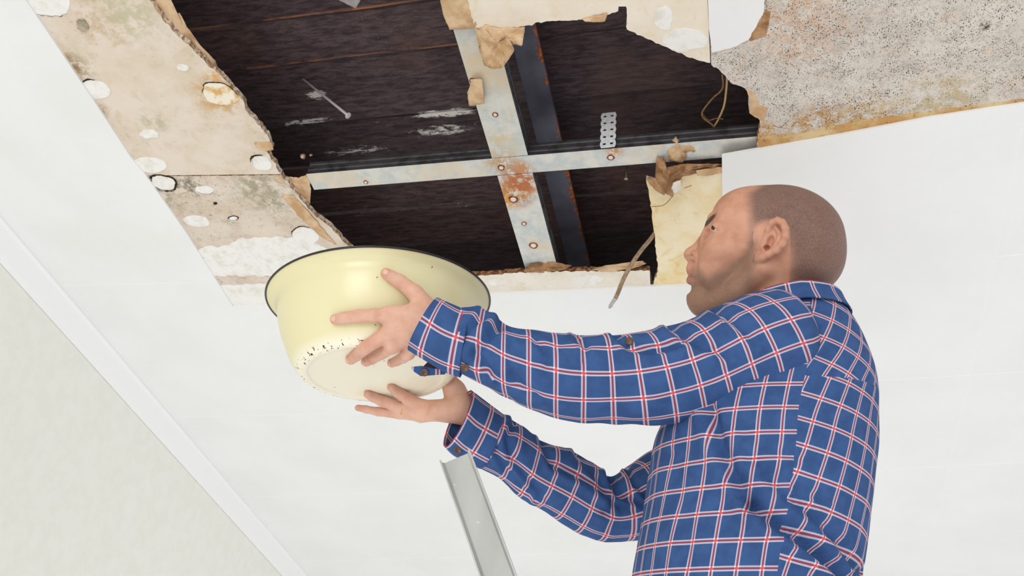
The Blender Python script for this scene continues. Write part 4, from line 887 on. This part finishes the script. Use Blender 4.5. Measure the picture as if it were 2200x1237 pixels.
def near_depth(objs, px, py):
    best = 9
    for o in objs:
        co = np.array([v.co[:] for v in o.data.vertices]); q = (co-EYE) @ RC; X_ = CX-q[:, 0]/q[:, 2]*F; Y_ = CY+q[:, 1]/q[:, 2]*F; k = (X_-px)**2+(Y_-py)**2 < 64
        if k.any(): best = min(best, (-q[:, 2])[k].min())
    return best
kids = [c for c in shirt.children]
for px, py, r in ((999, 790, .0052), (984, 966, .0062), (1352, 732, .0055)): button(px, py, near_depth(kids, px, py)-.0015, r)
button(912, 800, 1.319, .0055)
# collar
crow = [(1682, 652, 108, .078, 1.452), (1683, 646, 112, .082, 1.452), (1685, 647, 116, .086, 1.451), (1688, 664, 121, .090, 1.448), (1692, 686, 129, .098, 1.444)]
CR = crom(crow, 20); rings = []; m = 120
for x, y, a_, hb, d in CR:
    ring = []
    for k in range(m):
        ph = 2*math.pi*k/m; ring.append(D(x, y, d)+(D(x+a_, y, d)-D(x, y, d))*-math.cos(ph)+NB*hb*math.sin(ph)+(RC @ np.array([0, 1, 0]))*(-.012*max(0, math.cos(ph))))
    rings.append(ring)
rings = np.array(rings); U = np.concatenate([[0], np.cumsum(np.linalg.norm(np.diff(rings[:, 30], axis=0), axis=1))])/.0375
o = loft('collar', rings, lambda i, k: (15*k/m+.3, U[i]+.2), M_PLAID, shirt, disp=lambda s, q, p: .0015*noise.noise((p[0]*20, p[1]*20, p[2]*20))); md = o.modifiers.new('thickness', 'SOLIDIFY'); md.thickness = .002; md.offset = -1

# body under the clothes joins head, hands and trunk into one mesh
wL, wRw = D(940, 712, 1.33), D(1040, 905, 1.49); eL = D(1280, 815, 1.306); sL = D(1640, 745, 1.37); eR = D(1312, 1090, 1.505); sR = D(1560, 930, 1.53); nk = D(1672, 720, 1.47); ch = D(1650, 860, 1.40); bl2 = D(1600, 1180, 1.30); hp = D(1592, 1380, 1.25)
allp = np.array([wL, wRw, eL, sL, eR, sR, nk, ch, bl2, hp]); bg = Grid(allp.min(0)-.15, allp.max(0)+.15, .008)
bg.chain([(*wL, .021), (*eL, .034), (*sL, .044)], .03); bg.chain([(*D(x, y, d+.03), .02) for x, y, d in ((1033, 930, 1.462), (1100, 974, 1.475), (1147, 1007, 1.485), (1210, 1042, 1.497), (1266, 1076, 1.508), (1314, 1096, 1.515), (1364, 1082, 1.522), (1425, 1050, 1.54), (1505, 1005, 1.56))], .01); bg.cap(sL, sR, .04, .02, .03); bg.chain([(*nk, .055), (*ch, .085), (*bl2, .10), (*hp, .10)], .04)
BV, BF = bg.mesh()
offs = 0; VV = []; FF = []; MK = []
for V, Fq, mk in ((headW, HF, mask_head), (leftW, LF, np.stack([0*ltip, 0*ltip, ltip, 0*ltip], 1)), (rightW, RF, np.stack([0*rtip, 0*rtip, rtip, 0*rtip], 1)), (BV, BF, np.zeros((len(BV), 4)))):
    VV.append(V); FF.append(np.asarray(Fq)+offs); MK.append(mk); offs += len(V)
VV = np.vstack(VV); FF = np.vstack(FF); MK = np.vstack(MK)
body = put('body', VV, FF, M_SKIN, person, True); body['label'] = 'head with shaved dark hair and stubble, bare hands'
ta = body.data.attributes.new('tan', 'FLOAT', 'POINT'); ta.data.foreach_set('value', np.concatenate([np.ones(len(headW)), np.zeros(offs-len(headW))]).astype(np.float32)); ca = body.data.attributes.new('pigment', 'FLOAT_COLOR', 'POINT'); ca.data.foreach_set('color', MK.astype(np.float32).ravel()); fix(body)

# fingernails of the near hand, on the side of each fingertip that faces us
M_NAIL = flat('fingernail', (228, 180, 160), .35, 0, .5)
for ch in (iz, mz, rz_, lz, tz):
    p, q = np.array(ch[-1][:3]), np.array(ch[-2][:3]); r = ch[-1][3]; fw = p-q; fw /= np.linalg.norm(fw); up = np.array([.0, -.25, 1.]); up -= fw*np.dot(up, fw); up /= np.linalg.norm(up); sd = np.cross(fw, up); V = []; Fc = []
    for a in range(7):
        for b in range(7):
            u_, v_ = (a-3)/3*.52, (b-3)/3*.56; v_ *= math.sqrt(max(0., 1-(abs(u_)/.60)**4)); u2 = u_+.12
            V.append(p+fw*u2*r*1.05+sd*v_*r+up*(r*math.sqrt(max(.02, 1-v_*v_-max(0, u2)**2*.9))+.35))
    for a in range(6):
        for b in range(6): Fc.append((a*7+b, a*7+b+1, a*7+b+8, a*7+b+7))
    o = put('fingernail', to_world(np.array(V), DL), Fc, M_NAIL, body, True); md = o.modifiers.new('thickness', 'SOLIDIFY'); md.thickness = .0004

# eyes
def head_pt(x, y, z): return to_world(np.array([[PV+(x-PV)*math.cos(YAW)-z*math.sin(YAW), y, (x-PV)*math.sin(YAW)+z*math.cos(YAW)]]), DH)[0]
M_EYE = flat('eye_white', (226, 216, 210), .2, 0, .5); M_IRIS = flat('dark_iris', (58, 44, 38), .15, 0, .5)
for s in (1, -1):
    c_ = head_pt(EYEC[0], EYEC[1], EYEC[2]*s); bm = bmesh.new(); bmesh.ops.create_uvsphere(bm, u_segments=24, v_segments=16, radius=EYER*DH/F); bmesh.ops.translate(bm, verts=bm.verts, vec=Vector(c_))
    me = bpy.data.meshes.new('eye'); bm.to_mesh(me); bm.free(); me.materials.append(M_EYE); me.polygons.foreach_set('use_smooth', [True]*len(me.polygons))
    o = bpy.data.objects.new('eye', me); COL.objects.link(o); o.parent = person; o.matrix_parent_inverse = person.matrix_world.inverted()
    gz = head_pt(EYEC[0]-100, EYEC[1]-14, EYEC[2]*s+(84 if s > 0 else -10))-c_; gz /= np.linalg.norm(gz); u = np.cross(gz, [0, 0, 1]); u /= np.linalg.norm(u); v = np.cross(gz, u); R0 = (EYER+.35)*DH/F; V = []; Fc = []
    for a_ in (.43, .3, .02):
        for k in range(16): b_ = 2*math.pi*k/16; V.append(c_+R0*(gz*math.cos(a_)+(u*math.cos(b_)+v*math.sin(b_))*math.sin(a_)))
    for q in range(2):
        for k in range(16): Fc.append((q*16+k, q*16+(k+1) % 16, (q+1)*16+(k+1) % 16, (q+1)*16+k))
    put('iris', V, Fc, M_IRIS, o, True)
# gold ring on the far hand
c0 = to_world(np.array([[866, 877, f2[1][2]]]), DR)[0]; c1 = to_world(np.array([[850, 872, f2[1][2]]]), DR)[0]; tg = (c1-c0)/np.linalg.norm(c1-c0); u = np.cross(tg, [0, 0, 1]); u /= np.linalg.norm(u); v = np.cross(tg, u); rr0 = 13.6*DR/F
pts = [c0+(u*math.cos(a)+v*math.sin(a))*rr0 for a in np.linspace(0, 2*math.pi, 33)]
V, Fc = tube_mesh(pts, .0009, 8, False); put('finger_ring', V, Fc, flat('gold', (222, 170, 96), .25, .9), person, True)['label'] = 'thin gold ring on the far hand'

# trousers and shoes below the frame, standing on the ladder
M_JEAN = flat('dark_denim', (46, 52, 70), .85, var=.25, vs=300); M_SHOE = flat('dark_leather', (52, 40, 34), .5)
hipc = D(1592, 1560, 1.22); zr = hipc[2]-.80; rg_ = min(rungs, key=lambda p: abs(p[2]-zr)); feet = []
jeans = None
for s in (0, 1):
    yf = rg_[1]+(.11 if s == 0 else .29); ft = np.array([rg_[0]+.03, yf, rg_[2]+.115]); hp_ = hipc+np.array([.0, (-.075 if s == 0 else .075), 0]); kn = (hp_+ft)/2+np.array([-.03, 0, .02])
    ctr = crom([hp_+np.array([0, 0, .03]), hp_*.7+kn*.3, kn, kn*.45+ft*.55, ft], 24); rad = np.interp(np.linspace(0, 1, 24), [0, .25, .5, .75, 1], [.092, .085, .066, .058, .056])
    V, Fc = tube_mesh(ctr, list(rad), 28)
    if s == 0:
        V0, F0 = V, Fc; pv = tube_mesh(crom([D(1592, 1372, 1.25), hipc*.4+D(1592, 1372, 1.25)*.6, hipc+np.array([0, 0, -.02]), hipc+np.array([.01, 0, -.07])], 10), [.06, .112, .116, .118, .12, .122, .12, .112, .10, .07], 28); F0 = list(F0)+[tuple(i+len(V0) for i in f_) for f_ in pv[1]]; V0 = list(V0)+list(pv[0])
    else: jeans = put('jeans', list(V0)+list(V), list(F0)+[tuple(i+len(V0) for i in f_) for f_ in Fc], M_JEAN, person, True)
    a = ft+np.array([.06, 0, -.07]); V, Fc = [], []; L = .27; prof = [(0, .030, .055), (.08, .034, .10), (.25, .038, .11), (.45, .042, .075), (.7, .046, .055), (.9, .038, .042), (1., .012, .02)]
    for tt, wd, hh in crom(prof, 20):
        for k in range(20):
            b_ = 2*math.pi*k/20; V.append((a[0]+.02-tt*L, a[1]+wd*math.cos(b_), rg_[2]+.0145+max(0, hh*.5+hh*.5*math.sin(b_)*1.0)))
    for i in range(19):
        for k in range(20): Fc.append((i*20+k, i*20+(k+1) % 20, (i+1)*20+(k+1) % 20, (i+1)*20+k))
    Fc += [tuple(range(20)), tuple(range(380, 400))]; put('shoe', V, Fc, M_SHOE, person, True)
